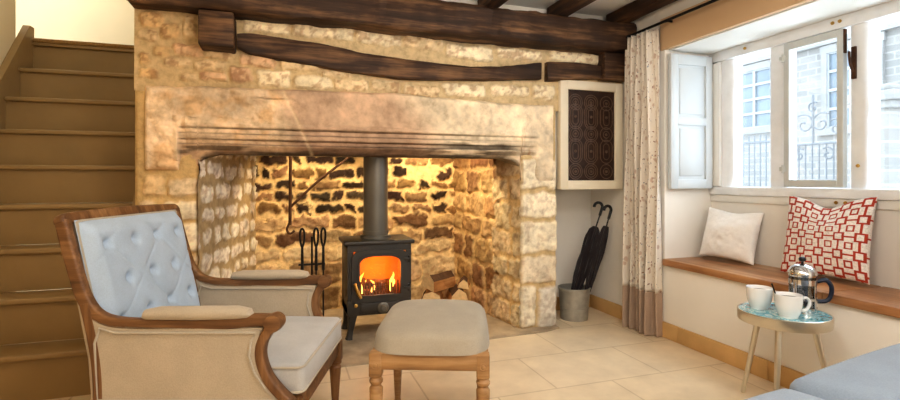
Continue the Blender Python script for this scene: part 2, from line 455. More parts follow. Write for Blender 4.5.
# ---- chimney breast: rubble stone above the opening and two jambs
CREAM = (228, 206, 172); ORNG = (226, 196, 152); PALE = (246, 232, 204); PINK = (222, 190, 160); MORT = (196, 158, 106)
MORT2 = (212, 190, 154)
def px_stone(x0, y0, x1, y1, rgb, Y=3.0, rf=1.):
    a = on_y(x0, (y0+y1)/2, Y); b = on_y(x1, (y0+y1)/2, Y)
    zt = on_y((x0+x1)/2, y0, Y)[1]; zb = on_y((x0+x1)/2, y1, Y)[1]
    return (a[0], zb, b[0], zt, rgb, rf)
stones = []
for q in [(141, 11, 166, 28, ORNG), (184, 16, 197, 38, CREAM), (138, 30, 159, 41, CREAM), (162, 24, 182, 40, ORNG), (138, 52, 153, 66, ORNG),
          (174, 45, 226, 57, PINK), (166, 58, 190, 67, CREAM), (194, 61, 226, 71, CREAM), (180, 72, 197, 80, CREAM), (155, 46, 172, 57, ORNG), (140, 68, 160, 79, ORNG),
          (229, 66, 253, 82, PINK), (203, 48, 231, 59, CREAM), (240, 54, 275, 66, PINK),
          (256, 69, 290, 87, PALE), (294, 75, 331, 88, PALE), (333, 79, 368, 91, CREAM), (370, 81, 400, 92, CREAM), (402, 85, 440, 97, CREAM),
          (443, 84, 485, 97, PALE), (492, 86, 528, 97, PALE), (531, 86, 554, 100, PALE), (200, 72, 226, 81, PINK),
          (243, 20, 290, 32, PALE), (293, 22, 352, 38, PALE), (355, 31, 402, 45, PALE), (404, 36, 442, 50, CREAM), (445, 46, 492, 60, PALE), (497, 49, 541, 60, PALE), (550, 51, 600, 63, PALE),
          (280, 58, 318, 70, CREAM), (322, 69, 350, 77, CREAM)]:
    stones.append(px_stone(*q))
def front_grid(name, x0, x1, z0, z1, stones, mort, Y, seed, step=.009, tint=None, parent=None, mk='stone', side=0, rel=.018, pitd=1.):
    nx = int((x1-x0)/step)+2; ny = int((z1-z0)/step)+2
    s = np.linspace(x0, x1, nx); t = np.linspace(z0, z1, ny); S, T = np.meshgrid(s, t)
    h, C = masonry(S, T, stones, mort, seed, rel=rel, pitd=pitd)
    if tint is not None: C = tint(S, T, C)
    # soft quoins: the outer edges roll back
    e = np.minimum(S-x0, x1-S); h = h-.02*np.clip(1-e/.018, 0, 1)**2*(side > 0)
    V = np.stack([S, Y-h, T], -1).reshape(-1, 3)
    me = gridmesh(name, V, nx, ny, C.reshape(-1, 3))
    return link(name, me, M[mk], parent, True)
def tint_up(S, T, C):
    # tint runs from warmer at the left end to paler at the right
    g = sstep(-.5, .6, S)[..., None]
    return C*(np.array([.95, .87, .74])*(1-g)+np.array([1.0, .97, .9])*g)
struct(front_grid('wall_back', XS, XR, 1.47, 2.12, stones, MORT2, 3.0, 11, tint=tint_up))
# solid body behind (flanks, alcove back, bulkhead over the alcove)
bm = bmesh.new()
box(bm, (XS, 3.04, 0), (-.465, 5.2, 3.5))
struct(obj('wall_chimney_flank', bm, M['plaster_landing']))
struct(obj('wall_chimney_upper', B((-.46, 3.03, 1.77), (XR, 3.32, 2.2)), M['plaster']))
struct(obj('wall_alcove_side', B((1.62, 3.06, 0), (1.745, 3.5, 2.2)), M['plaster']))
bm = bmesh.new(); box(bm, (1.60, 3.38, 0), (XR+.1, 3.5, 2.2)); box(bm, (1.745, 3.03, .97), (XR, 3.38, 1.72), .004)
struct(obj('wall_alcove', bm, M['plaster']))

# ---- the fireplace: jambs, lintel, inner walls, hearth
fp = thing('fireplace', 'wide inglenook fireplace of cream stone with a moulded stone lintel', 'fireplace', (.5, 3.0, 0))
def infp(o): o.parent = fp; o.matrix_parent_inverse = Matrix.Translation((-.5, -3.0, 0)); return o
js = []
R_ = random.Random(5)
for q in [(143, 175, 165, 196, ORNG), (167, 178, 197, 196, CREAM), (141, 200, 160, 222, CREAM), (163, 200, 198, 220, PALE), (141, 226, 172, 250, CREAM), (176, 224, 199, 252, PALE),
          (141, 254, 160, 276, CREAM), (164, 256, 199, 280, CREAM), (141, 281, 176, 306, CREAM), (180, 284, 199, 308, PALE)]:
    js.append(px_stone(*q))
js += courses(XS, -.45, 0, .40, .1, .15, .12, .2, .03, lambda R, s, t: jit(R, CREAM), 4)
infp(front_grid('jamb', XS, -.445, 0, 1.49, js, (206, 176, 126), 3.0, 31, tint=lambda S, T, C: C*np.array([1.0, .96, .9]), side=1, pitd=.6))
jr = []
for q in [(521, 160, 556, 189, PALE), (520, 193, 557, 218, PALE), (520, 222, 557, 252, PALE), (520, 256, 557, 282, (232, 216, 190)), (519, 285.5, 536, 327, (228, 216, 192)), (538, 285.5, 557, 327, (214, 206, 192))]:
    jr.append(px_stone(*q, 2.99))
infp(front_grid('jamb', 1.487, XP+.008, 0, 1.49, jr, (206, 180, 136), 2.99, 37, side=1, pitd=.5))
infp(obj('jamb_flank', B((1.73, 3.0, 0), (XP-.005, 3.40, .98)), M['plaster']))

# lintel of three long stones, moulded along its lower edge
def zbot(X):
    z = np.full_like(X, 1.146)
    l = np.clip((X+.445)/.12, 0, 1); q = np.clip((1.487-X)/.14, 0, 1)
    z = z-.075*(1-np.sqrt(1-(1-l)**2))-.085*(1-np.sqrt(1-(1-q)**2))
    z = np.where(X < -.445, 1.055, z); z = np.where(X > 1.487, .995, z); return z
nx, ny = 420, 96
s = np.linspace(-.70, 1.735, nx); X, Tn = np.meshgrid(s, np.linspace(0, 1, ny))
zb = zbot(X); ztop = 1.515+.012*np.sin(X*3)+(fbm(X*4, X*0, 3)-.5)*.03
Z = zb+Tn**1.3*(ztop-zb); t = Z-1.146; tb_ = Z-zb
leftm = sstep(.10, -.05, X-.03*np.sin(Z*40)+(Z-1.3)*.35)   # rough left block
rightm = sstep(.62, .95, X+.1*np.sin(Z*9))
mo = sstep(-.545, -.53, X)*sstep(1.62, 1.56, X)     # moulding run, stopped at both ends
prof_t = [-.1, .0, .02, .04, .046, .052, .072, .078, .084, .104, .110, .134, .139, .146, .162, .17, .2, .4, .7]
prof_d = [.05, .05, .04, .014, .012, .026, .024, .008, .004, .004, .016, .014, .0, -.010, -.012, -.002, .0, .0, .0]
dep = np.interp(t+(fbm(X*5, X*0+2, 8)-.5)*.006, prof_t, prof_d)*mo+.02*np.clip(1-tb_/.03, 0, 1)**2
worn = sstep(.40, .60, fbm(X*4, Z*7, 9))
dep = dep*(1-.55*worn*np.clip(.7*leftm+.8*rightm, 0, 1))
dep = dep-.014*np.clip(1-np.abs(X+.545)/.022, 0, 1)*(t < .2)*(t > -.04)     # end stop of the moulding
hn = (fbm(X*16, Z*16, 41)-.5)*(.008+.045*leftm*(1-.6*(t < .19)*(X > -.5))+.012*rightm)+(fbm(X*5, Z*5, 47)-.5)*(.012+.035*leftm)
edge = np.minimum(np.minimum(X+.70, 1.735-X), ztop-Z); hn -= .03*np.clip(1-edge/.02, 0, 1)**2
joint = np.abs(X-(.07-(Z-1.33)*.45)); hn -= .004*np.clip(1-joint/.012, 0, 1)
jt2 = np.maximum(np.abs(Z-(1.455+(X+.1)*.02))/.007, np.abs(X+.07)/.13); hn -= .014*np.clip(1-jt2, 0, 1)
Yv = 2.962+dep-hn
cL = np.array(lin((234, 204, 168))); cM = np.array(lin((200, 168, 140))); cR = np.array(lin((236, 216, 186)))
n1 = fbm(X*9, Z*9, 51, 5)[..., None]; n2 = fbm(X*2.2, Z*5, 57)[..., None]
C = cM*(1-rightm[..., None])+cR*rightm[..., None]
C = C*(1-leftm[..., None])+cL*leftm[..., None]
C = C*(.55+.9*n1)*(.8+.4*n2)
och = sstep(.52, .68, fbm(X*7, Z*7, 91))*leftm; C = C*(1-och[..., None]*.3*np.array([.1, .45, .9]))
C = C*(1-.5*(mo*sstep(.17, -.01, t)*(1-.5*rightm))[..., None]*np.array([.75, .9, 1.0]))   # mouldings browner and darker towards the lower edge
crev = mo*np.maximum.reduce([np.clip(1-np.abs(t-c)/.007, 0, 1) for c in (.050, .076, .108, .137)])
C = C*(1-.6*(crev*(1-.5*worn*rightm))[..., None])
st_ = sstep(.5, .66, fbm(X*3, Z*34, 61))*mo*sstep(.15, .03, t)*np.clip(.35+.5*rightm*sstep(1.5, 1.2, X)+.4*leftm, 0, 1); C = C*(1-.85*st_[..., None])
st2 = sstep(.42, .54, fbm(X*3, Z*36, 63))*sstep(.85, 1.05, X)*sstep(1.52, 1.38, X)*sstep(.012, .03, t)*sstep(.115, .07, t); C = C*(1-.78*st2[..., None])
drip = sstep(.55, .7, fbm(X*28, Z*2.5, 66))*sstep(1.48, 1.54, X)*sstep(1.68, 1.62, X)*sstep(1.40, 1.32, Z); C = C*(1-.55*drip[..., None]*np.array([.5, .8, 1.]))
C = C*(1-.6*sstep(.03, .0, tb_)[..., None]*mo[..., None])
jl = np.clip(1-joint/.016, 0, 1)[..., None]; C = C*(1-jl*.6)+np.array(lin((232, 206, 168)))*jl*.6
C = C*(1-.5*np.clip(1-jt2, 0, 1)[..., None])
V = np.stack([X, Yv, Z], -1)
back = np.stack([X[0], np.full(nx, 3.16), zb[0]], -1)[None]    # soffit runs back
V = np.concatenate([back, V], 0); C = np.concatenate([C[:1]*.8, C], 0)
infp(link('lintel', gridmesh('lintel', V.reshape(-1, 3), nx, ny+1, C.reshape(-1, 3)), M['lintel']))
bm = B((-.46, 3.14, 1.15), (1.6, 3.3, 1.62)); infp(obj('lintel_backing', bm, M['hearth']))

# inner walls of the recess
def wall_strip(name, p0, p1, z0, z1, stones, mort, seed, tint=None, step=.010, rel=.02, wp_=.02):
    L = math.dist(p0, p1); nx = int(L/step)+2; ny = int((z1-z0)/step)+2
    S, T = np.meshgrid(np.linspace(0, L, nx), np.linspace(z0, z1, ny))
    h, C = masonry(S, T, stones, mort, seed, rel=rel, edge=.010, warp=wp_, rough=.01, pitd=.8)
    if tint is not None: C = tint(S, T, C)
    dx, dy = (p1[0]-p0[0])/L, (p1[1]-p0[1])/L
    nxn, nyn = dy, -dx
    Yy = p0[1]+dy*S+nyn*h; Yy = np.where(T > 1.12, np.maximum(Yy, 3.10), Yy)     # stays behind the lintel
    V = np.stack([p0[0]+dx*S+nxn*h, Yy, T], -1).reshape(-1, 3)
    return infp(link(name, gridmesh(name, V, nx, ny, C.reshape(-1, 3)), M['stone']))
BL, BR = (-.20, 3.9), (1.34, 3.9)
def pal_back(R, s, t):
    if t > .72:
        return jit(R, (64, 46, 31), 18) if R.random() < .55 or (s < .85 and t > .95 and R.random() < .6) else jit(R, (150, 116, 78), 18)
    return jit(R, R.choice([(196, 164, 120), (160, 128, 90), (216, 188, 146)]), 12)
bs = courses(0, 1.66, .74, 1.7, .082, .108, .09, .24, .023, pal_back, 9, 1.1, .04)
bs += courses(0, 1.66, .50, .74, .11, .14, .2, .36, .024, lambda R, s, t: jit(R, R.choice([(120, 92, 62), (168, 134, 94), (200, 168, 124)]), 12), 12, 1.)
bs += courses(0, 1.66, 0, .50, .16, .22, .25, .45, .02, pal_back, 10, .6)
def soot(S, T, C):
    k = sstep(1.0, 1.5, T)*.4+sstep(.5, .7, fbm(S*3.5, T*3.5, 77))*.6*sstep(.7, 1.0, T)*sstep(1.0, .6, S)
    return C*(1-k[..., None]*np.array([.9, .95, 1.0]))
infp(obj('fireback_leak_panel', B((-.46, 3.95, 0), (1.6, 4.0, 1.76)), M['hearth']))  # unseen backing panel added to stop light leaking past the fireback
wall_strip('fireback', (-.26, 3.9), (1.40, 3.9), 0, 1.7, bs, (234, 202, 148), 71, soot, wp_=.028)
ls = courses(0, 1.1, .0, 1.7, .11, .16, .12, .26, .035, lambda R, s, t: jit(R, (238, 226, 206), 8), 14, .8)
wall_strip('cheek', (-.445, 2.985), BL, 0, 1.7, ls, (178, 154, 116), 73, rel=.010)
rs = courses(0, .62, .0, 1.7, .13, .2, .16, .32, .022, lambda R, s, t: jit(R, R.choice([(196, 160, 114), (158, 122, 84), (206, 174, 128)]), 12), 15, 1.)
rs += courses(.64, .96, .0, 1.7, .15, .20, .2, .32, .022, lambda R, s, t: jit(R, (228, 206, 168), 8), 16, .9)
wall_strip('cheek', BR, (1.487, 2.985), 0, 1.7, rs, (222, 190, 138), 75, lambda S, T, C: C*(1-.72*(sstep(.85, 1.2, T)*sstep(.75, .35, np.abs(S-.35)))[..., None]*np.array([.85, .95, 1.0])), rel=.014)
infp(obj('flue_hood', B((-.5, 3.1, 1.7), (1.6, 4.0, 1.76)), M['hearth']))
bm = bmesh.new()
poly = [(-.44, 3.9), (-.62, 2.98), (-.55, 2.72), (-.1, 2.69), (.45, 2.70), (.8, 2.80), (1.25, 2.88), (1.62, 2.90), (1.755, 2.94), (1.75, 3.0), (1.5, 3.0), (1.36, 3.9)]
prism(bm, poly, 0.0, .012, 'z'); infp(obj('hearthstone', bm, M['hearth']))

# ---- timbers
def rough_beam(name, secs, Yf, Yb, m, label, cat='beam', group=None, seed=1, bumpamp=.017):
    """secs: (x, ztop, zbot) along X; rough hewn front"""
    xs = [q[0] for q in secs]; n = max(10, int((xs[-1]-xs[0])/.02)); bmx = bmesh.new(); rings = []
    prof = rrect(4, .35)
    for i in range(n+1):
        x = xs[0]+(xs[-1]-xs[0])*i/n
        zt = float(np.interp(x, xs, [q[1] for q in secs])); zb_ = float(np.interp(x, xs, [q[2] for q in secs]))
        ring = []
        for k, (a, c) in enumerate(prof):
            e = .97 if i in (0, n) else 1
            y = (Yf+Yb)/2-a*(Yb-Yf)/2*e; z = (zt+zb_)/2+c*(zt-zb_)/2*e
            nn = float(fbm(np.array(x*7), np.array(k*.9), seed))-.5; n2 = float(fbm(np.array(x*3), np.array(k*.4+9), seed+5))-.5
            y -= (nn*bumpamp*2+n2*bumpamp*2) if a > 0 else 0; z += (nn+n2)*bumpamp*1.4
            ring.append(bmx.verts.new((x, y, z)))
        rings.append(ring)
    k = len(prof)
    for A, Cc in zip(rings[:-1], rings[1:]):
        for j in range(k): bmx.faces.new((A[j], A[(j+1) % k], Cc[(j+1) % k], Cc[j]))
    bmx.faces.new(rings[0]); bmx.faces.new(rings[-1])
    return tag(obj(name, bmx, m), label, cat, group)
rough_beam('ceiling_beam', [(-.75, 2.085, 1.895), (.5, 2.085, 1.888), (1.2, 2.08, 1.885), (2.295, 2.075, 1.885)], 2.84, 3.02, M['beam'], 'massive dark old oak beam running along the top of the chimney breast')
def secs_px(l, Y): return [(on_y(x, (a+b)/2, Y)[0], on_y(x, a, Y)[1], on_y(x, b, Y)[1]) for x, a, b in l]
rough_beam('lintel_timber', secs_px([(237, 33, 48), (250, 33, 54), (270, 36, 58), (310, 42, 65), (350, 50, 72), (400, 58, 79), (430, 62, 80), (470, 67, 80), (500, 67, 80), (541, 63, 80)], 2.965), 2.955, 3.03, M['beam'],
           'long wavy dark timber set in the stonework under the ceiling beam', seed=9, bumpamp=.008)
rough_beam('lintel_timber', secs_px([(547, 62, 81), (575, 63, 80), (606, 66, 79)], 2.965), 2.955, 3.03, M['beam'], 'short dark timber set in the stonework above the white framed panel', seed=12, bumpamp=.006)
a = on_y(198, 45, 2.86); b = on_y(234, 12, 2.86)
bmx = B((a[0], 2.85, a[1]+.0), (b[0], 3.03, 1.888), .012, 2)
tag(obj('beam_corbel', bmx, M['beam']), 'square dark oak block under the left end of the ceiling beam', 'corbel')
a = on_y(604, 79, 2.92); 
bmx = B((a[0], 2.91, a[1]), (2.296, 3.03, 1.886), .012, 2)
tag(obj('beam_corbel', bmx, M['beam']), 'square dark oak block under the right end of the ceiling beam beside the curtain', 'corbel')
for jx, lab in [(2.2, 'dark oak ceiling joist nearest the curtain pole'), (1.73, 'dark oak ceiling joist second from the window wall'), (1.23, 'dark oak ceiling joist third from the window wall, furthest left in view')]:
    bmx = bmesh.new(); n = 40; rings = []
    pr = rrect(4, .3)
    for i in range(n+1):
        y = 2.98-i*(2.98+1.69)/n; rings.append([])
        for k, (p, q) in enumerate(pr):
            nn = (float(fbm(np.array(y*5), np.array(k*.8), int(jx*10)))-.5)*.02
            rings[-1].append(bmx.verts.new((jx+p*.05+nn, y, 2.122+q*.045+nn)))
    for A, Cc in zip(rings[:-1], rings[1:]):
        for j in range(len(pr)): bmx.faces.new((A[j], A[(j+1) % len(pr)], Cc[(j+1) % len(pr)], Cc[j]))
    bmx.faces.new(rings[0]); bmx.faces.new(rings[-1])
    tag(obj('ceiling_joist', bmx, M['joist']), lab, 'joist', 'oak ceiling joists')

# =================================================================== STAIRCASE
st = thing('staircase', 'taupe painted wooden stairs climbing to the left of the fireplace', 'stairs', (-1.2, 2.71, 0))
def inst(o): o.parent = st; o.matrix_parent_inverse = Matrix.Translation((1.2, -2.71, 0)); return o
RI, GO, Y0 = .217, .18, 2.71
for k in range(1, 10):
    y = Y0+(k-1)*GO; z = k*RI
    inst(obj('riser', B((-1.65, y+.018, z-RI), (-.79, y+.035, z-.026)), M['paint']))
    y2 = y+GO+.02 if k < 9 else 5.1
    x0 = -1.65 if k < 9 else -3.2
    bmx = bmesh.new()
    if k < 9: box(bmx, (-1.65, y-.008, z-.028), (-.79, y2, z), .009, 3)
    else:
        box(bmx, (-1.647, y-.008, z-.028), (-.796, 4.22, z), .006)
    inst(obj('tread', bmx, M['paint']))
struct(obj('floor_landing', B((-3.2, 4.225, 9*RI-.03), (-.755, 5.1, 9*RI)), M['paint']))
bmx = bmesh.new()
tube(bmx, [(-1.64, Y0+8*GO-.004, 9*RI+.008), (-.80, Y0+8*GO-.004, 9*RI+.008)], .016, 10)
box(bmx, (-1.64, Y0+8*GO, 9*RI), (-.80, 4.22, 9*RI+.014))
o = obj('carpet', bmx, M['carpet']); inst(o); o['label'] = 'woven brown carpet edge on the top landing'
slope = RI/GO
for x0, x1 in ((-1.688, -1.648), (-.795, -.765)):
    lo = Y0-.12
    poly = [(lo, 0), (lo, max(0.05, RI+(-.12)*slope+.13)), (Y0+8*GO-.03, 9*RI+.10), (Y0+8*GO+.03, 9*RI+.10), (Y0+8*GO+.03, 8*RI)]
    poly.append((Y0+.2, 0))
    bmx = bmesh.new(); prism(bmx, poly, x0, x1, 'x')
    inst(obj('stringer', bmx, M['paintd'], smooth=False))

# =================================================================== WINDOW WALL
XW = 2.70; YF, YN = 2.575, 1.10; ZS, ZT = .935, 1.83
bm = bmesh.new()
box(bm, (XR, YF, 0), (XR+.5, 3.5, 2.2)); box(bm, (XR, -1.7, 0), (XR+.5, YN, 2.2))      # piers either side
box(bm, (XR, YN, 0), (XR+.06, YF, .458))                                             # front of the seat
box(bm, (XR+.38, YN, .40), (XR+.5, YF, ZS-.03))                                      # back of the seat
box(bm, (XR, YN, ZT+.005), (XR+.5, YF, 2.2))                                           # over the window
struct(obj('wall_right', bm, M['plaster'], smooth=False))
M['tan'] = mat('warm_lit_plaster', (220, 188, 150), .7, .04, 3, 25, .1)  # plaster band tinted tan, the room's warm light put into the colour
struct(obj('trim_warm_tint', B((XR-.012, YN-.6, ZT), (XR+.02, YF+.03, ZT+.20), .004), M['tan']))
struct(obj('trim_soffit_bounce', B((XR+.03, YN, ZT-.004), (2.655, YF, ZT+.004)), M['white']))  # white slab added to lighten the soffit in place of ground bounce
struct(obj('trim_2', B((XR+.38-.012, YN, ZS-.075), (XR+.38+.02, YF, ZS-.03), .004), M['white']))
bm = bmesh.new()
ys = [-1.7, -.9, -.1, .55, 1.2, 1.85, 2.45, 3.0, 3.378]
for y0, y1 in zip(ys[:-1], ys[1:]): box(bm, (XR-.016, y0+.002, 0), (XR, y1-.002, .098), .003)
struct(obj('baseboard_right', bm, M['skirt']))
struct(obj('baseboard_alcove', B((XP, 3.362, 0), (XR-.018, 3.379, .098), .003), M['skirt']))
sb = thing('window_seat_board', 'long polished oak board forming the window seat', 'window seat', (2.48, 1.84, .458))
bm = bmesh.new(); box(bm, (-.205, YN-1.84+.002, 0), (.198, -.26, .042), .008); box(bm, (-.205, -.258, 0), (.198, YF-1.84-.002, .042), .008)
obj('plank', bm, M['seatwood'], sb)

# window, three lights
win = bpy.data.objects.new('window_1', None); COL.objects.link(win); win.location = (XW, 1.84, ZS); struct(win)
def wp(name, bm, m): return obj(name, bm, m, win)
def lb(y0, y1, z0, z1, x0, x1, bev=.006): return B((x0-XW, y0-1.84, z0-ZS), (x1-XW, y1-1.84, z1-ZS), bev)
wp('window_sill', lb(YN, YF, ZS-.03, ZS+.022, 2.655, 2.80, .006), M['winwhite'])
wp('window_head', lb(YN, YF, ZT-.065, ZT, 2.655, 2.80), M['winwhite'])
ms = [(2.405, 2.575), (2.056, 2.165), (1.640, 1.731), (1.10, 1.28)]
for y0, y1 in ms:
    bmx = bmesh.new()
    rings = []
    for i in range(24):
        z = ZS+.022+(ZT-.065-ZS-.022)*i/23; ring = []
        for p, q in rrect(4, .5):
            nn = (float(fbm(np.array(z*9), np.array(p*2+q), int(y0*31)))-.5)*.014
            ring.append(bmx.verts.new((2.725+p*.05-XW+nn, (y0+y1)/2+q*(y1-y0)/2+nn-1.84, z-ZS)))
        rings.append(ring)
    for A, Cc in zip(rings[:-1], rings[1:]):
        for j in range(len(A)): bmx.faces.new((A[j], A[(j+1) % len(A)], Cc[(j+1) % len(A)], Cc[j]))
    wp('mullion', bmx, M['winwhite'])
for y0, y1 in ((2.165, 2.405), (1.28, 1.640)):
    wp('pane', lb(y0-.01, y1+.01, ZS+.02, ZT-.06, 2.738, 2.742, 0), M['glass'])
ca = wp('casement', bmesh.new(), M['casement'])
bmx = bmesh.new(); y0, y1, z0, z1 = 1.737, 2.050, ZS+.026, ZT-.07
for lo, hi in (((y0, z0), (y0+.032, z1)), ((y1-.032, z0), (y1, z1)), ((y0+.03, z0), (y1-.03, z0+.04)), ((y0+.03, z1-.04), (y1-.03, z1))):
    box(bmx, (-.052, lo[0]-1.84, lo[1]-ZS), (-.018, hi[0]-1.84, hi[1]-ZS), .004)
bmx.to_mesh(ca.data); bmx.free()
obj('casement_pane', B((-.037, y0+.03-1.84, z0+.035-ZS), (-.033, y1-.03-1.84, z1-.035-ZS)), M['glass'], ca)
for zz in (z0+.1, z1-.08):
    bmx = bmesh.new(); tube(bmx, [(-.056, y1-1.84, zz-.022-ZS), (-.056, y1-1.84, zz+.022-ZS)], .007, 8); box(bmx, (-.058, y1-1.84-.014, zz-.012-ZS), (-.05, y1-1.84+.022, zz+.012-ZS), .003)
    obj('hinge', bmx, M['casement'], ca)
la = wp('window_latch', lb(1.690, 1.712, 1.50, 1.66, 2.664, 2.676, .003), M['rust'])
bmx = bmesh.new(); tube(bmx, spline([(-.036, -.140, .6), (-.055, -.140, .63), (-.056, -.135, .67), (-.054, -.132, .70)], 5), [.006]*16, 8); obj('latch_handle', bmx, M['rust'], la)
bmx = bmesh.new(); box(bmx, (-.05, -.108, .70), (-.03, -.101, .82), .002); obj('old_iron_strip', bmx, M['rust'], la)
for y, z in ((2.30, ZT-.03), (1.79, ZT-.03), (1.755, ZT-.03), (1.68, 1.07), (1.78, ZS-.05), (1.735, ZS-.05)):
    bmx = bmesh.new(); x = 2.655 if z > 1.2 else (2.668 if z > ZS else 2.665)
    lathe(bmx, [(.008, 0), (.009, .004), (.006, .01)], 12)
    bmesh.ops.rotate(bmx, cent=(0, 0, 0), matrix=Matrix.Rotation(-PI/2, 3, 'Y'), verts=bmx.verts)
    bmesh.ops.translate(bmx, vec=(x-XW, y-1.84, z-ZS), verts=bmx.verts)
    wp('brass_stud', bmx, M['brass'])
# shutter folded back into the far reveal
sh = thing('window_shutter', 'white panelled wooden shutter folded against the left side of the window', 'shutter', (2.31, 2.545, .945))
bm = bmesh.new(); W_, H_ = .335, .855
for lo, hi in (((0, 0), (.055, H_)), ((W_-.055, 0), (W_, H_)), ((.05, 0), (W_-.05, .06)), ((.05, H_-.065), (W_-.05, H_)), ((.05, .405), (W_-.05, .455))):
    box(bm, (lo[0], -.014, lo[1]), (hi[0], .016, hi[1]), .003)
obj('shutter_frame', bm, M['shutter'], sh)
for z0, z1 in ((.058, .407), (.453, H_-.063)):
    bm = bmesh.new(); box(bm, (.053, -.002, z0), (W_-.053, .014, z1)); box(bm, (.075, -.009, z0+.022), (W_-.075, .01, z1-.022), .006, 2)
    obj('shutter_panel', bm, M['shutter'], sh)
sh2 = thing('window_shutter', 'narrow white shutter leaf hinged beside the left window light', 'shutter', (2.652, 2.53, .957))
obj('shutter_frame', B((-.0, -.045, .004), (.022, .03, .80), .004), M['white'], sh2)
for zz in (.15, .65):
    bmx = bmesh.new(); tube(bmx, [(-.004, .012, zz-.03), (-.004, .012, zz+.03)], .006, 8); obj('hinge', bmx, M['white'], sh2)

# curtain pole + curtain
cp = thing('curtain_pole', 'black iron curtain pole above the window', 'curtain pole', (2.215, 2.0, 1.975))
bm = bmesh.new(); tube(bm, [(0, .93, 0), (0, -1.5, 0)], .0085, 12); obj('pole', bm, M['iron'], cp)
bm = bmesh.new(); lathe(bm, [(.004, -.02), (.014, -.012), (.017, 0), (.012, .014), (.003, .02)], 14)
bmesh.ops.rotate(bm, cent=(0, 0, 0), matrix=Matrix.Rotation(PI/2, 3, 'X'), verts=bm.verts); bmesh.ops.translate(bm, vec=(0, .94, 0), verts=bm.verts)
obj('finial', bm, M['iron'], cp)
for yy in (.50, -1.2):
    bm = bmesh.new(); tube(bm, [(0, yy, 0), (.04, yy, .012), (.086, yy, .012)], .007, 8); box(bm, (.079, yy-.018, -.03), (.086, yy+.018, .05), .003); obj('bracket', bm, M['iron'], cp)
cu = thing('curtain', 'cream floral curtain with a taupe hem gathered between the fireplace corner and window', 'curtain', (2.236, 2.722, 0))
def drape(z0, z1, m, name, grow=0):
    nu, nv = 150, 60; V = []; UV = []
    for j in range(nv):
        z = z0+(z1-z0)*j/(nv-1); f = z/1.96
        for i in range(nu):
            u = i/(nu-1); half = .142-.022*f**3+.012*math.sin(3*f)
            ph = u*2*PI*5.5
            amp = (.045-.018*f)+.008*math.sin(u*9+f*4)
            x = amp*math.sin(ph+.35*math.sin(4*f))+.012*math.sin(ph*2.3+f*5)
            y = (.5-u)*2*half+.012*math.cos(ph)
            V.append((x-(grow if math.sin(ph) < 0 else -grow)*.5, y, z)); UV.append((u*2.0, z*1.5))
    me = gridmesh(name, np.array(V), nu, nv)
    uv = me.uv_layers.new(name='UVMap')
    for l in me.loops: uv.data[l.index].uv = UV[l.vertex_index]
    o = link(name, me, m, cu); md = o.modifiers.new('thick', 'SOLIDIFY'); md.thickness = .004; md.offset = 0
    return o
drape(.285, 1.965, M['curtain'], 'drape'); drape(.006, .285, M['hem'], 'hem_band')

# framed dark panel over the alcove
fr = thing('framed_panel', 'dark pierced metal panel in a white frame on the wall right of the fireplace', 'framed panel', (2.034, 3.03, .935))
bm = bmesh.new(); W_, H_ = .253, .75
for lo, hi in (((-W_, 0), (-W_+.062, H_)), ((W_-.062, 0), (W_, H_)), ((-W_+.06, 0), (W_-.06, .062)), ((-W_+.06, H_-.062), (W_-.06, H_))):
    box(bm, (lo[0], -.06, lo[1]), (hi[0], 0, hi[1]), .004)
obj('frame', bm, M['frame'], fr)
pn = obj('panel', B((-W_+.058, -.042, .058), (W_-.058, -.03, H_-.058)), M['panel'], fr)
bm = bmesh.new(); iw = 2*(W_-.062); ih = H_-.124
rows = [(.5*.9, 'c'), (0, 'o')]
zs_ = [(.085, 'c'), (.225, 'o'), (.345, 'c'), (.465, 'o'), (.585-.02, 'c')]
for zc, kd in zs_:
    for xi, xc in enumerate((-.125, 0, .125)):
        for rr in ((.054, .040, .022) if xi < 2 else (.05, .024)):
            hz = .032 if kd == 'o' else 0
            pts = []
            for q in range(28):
                a_ = 2*PI*q/28
                pts.append((xc+rr*math.cos(a_), -.043, .062+zc-.022+rr*math.sin(a_)+math.copysign(hz, math.sin(a_))))
            tube(bm, pts, .0032, 5, closed=True, cap=False)
        bmesh.ops.create_uvsphere(bm, u_segments=8, v_segments=6, radius=.011, matrix=Matrix.Translation((xc, -.041, .062+zc-.022)))
obj('pierced_rings', bm, M['panelr'], fr)

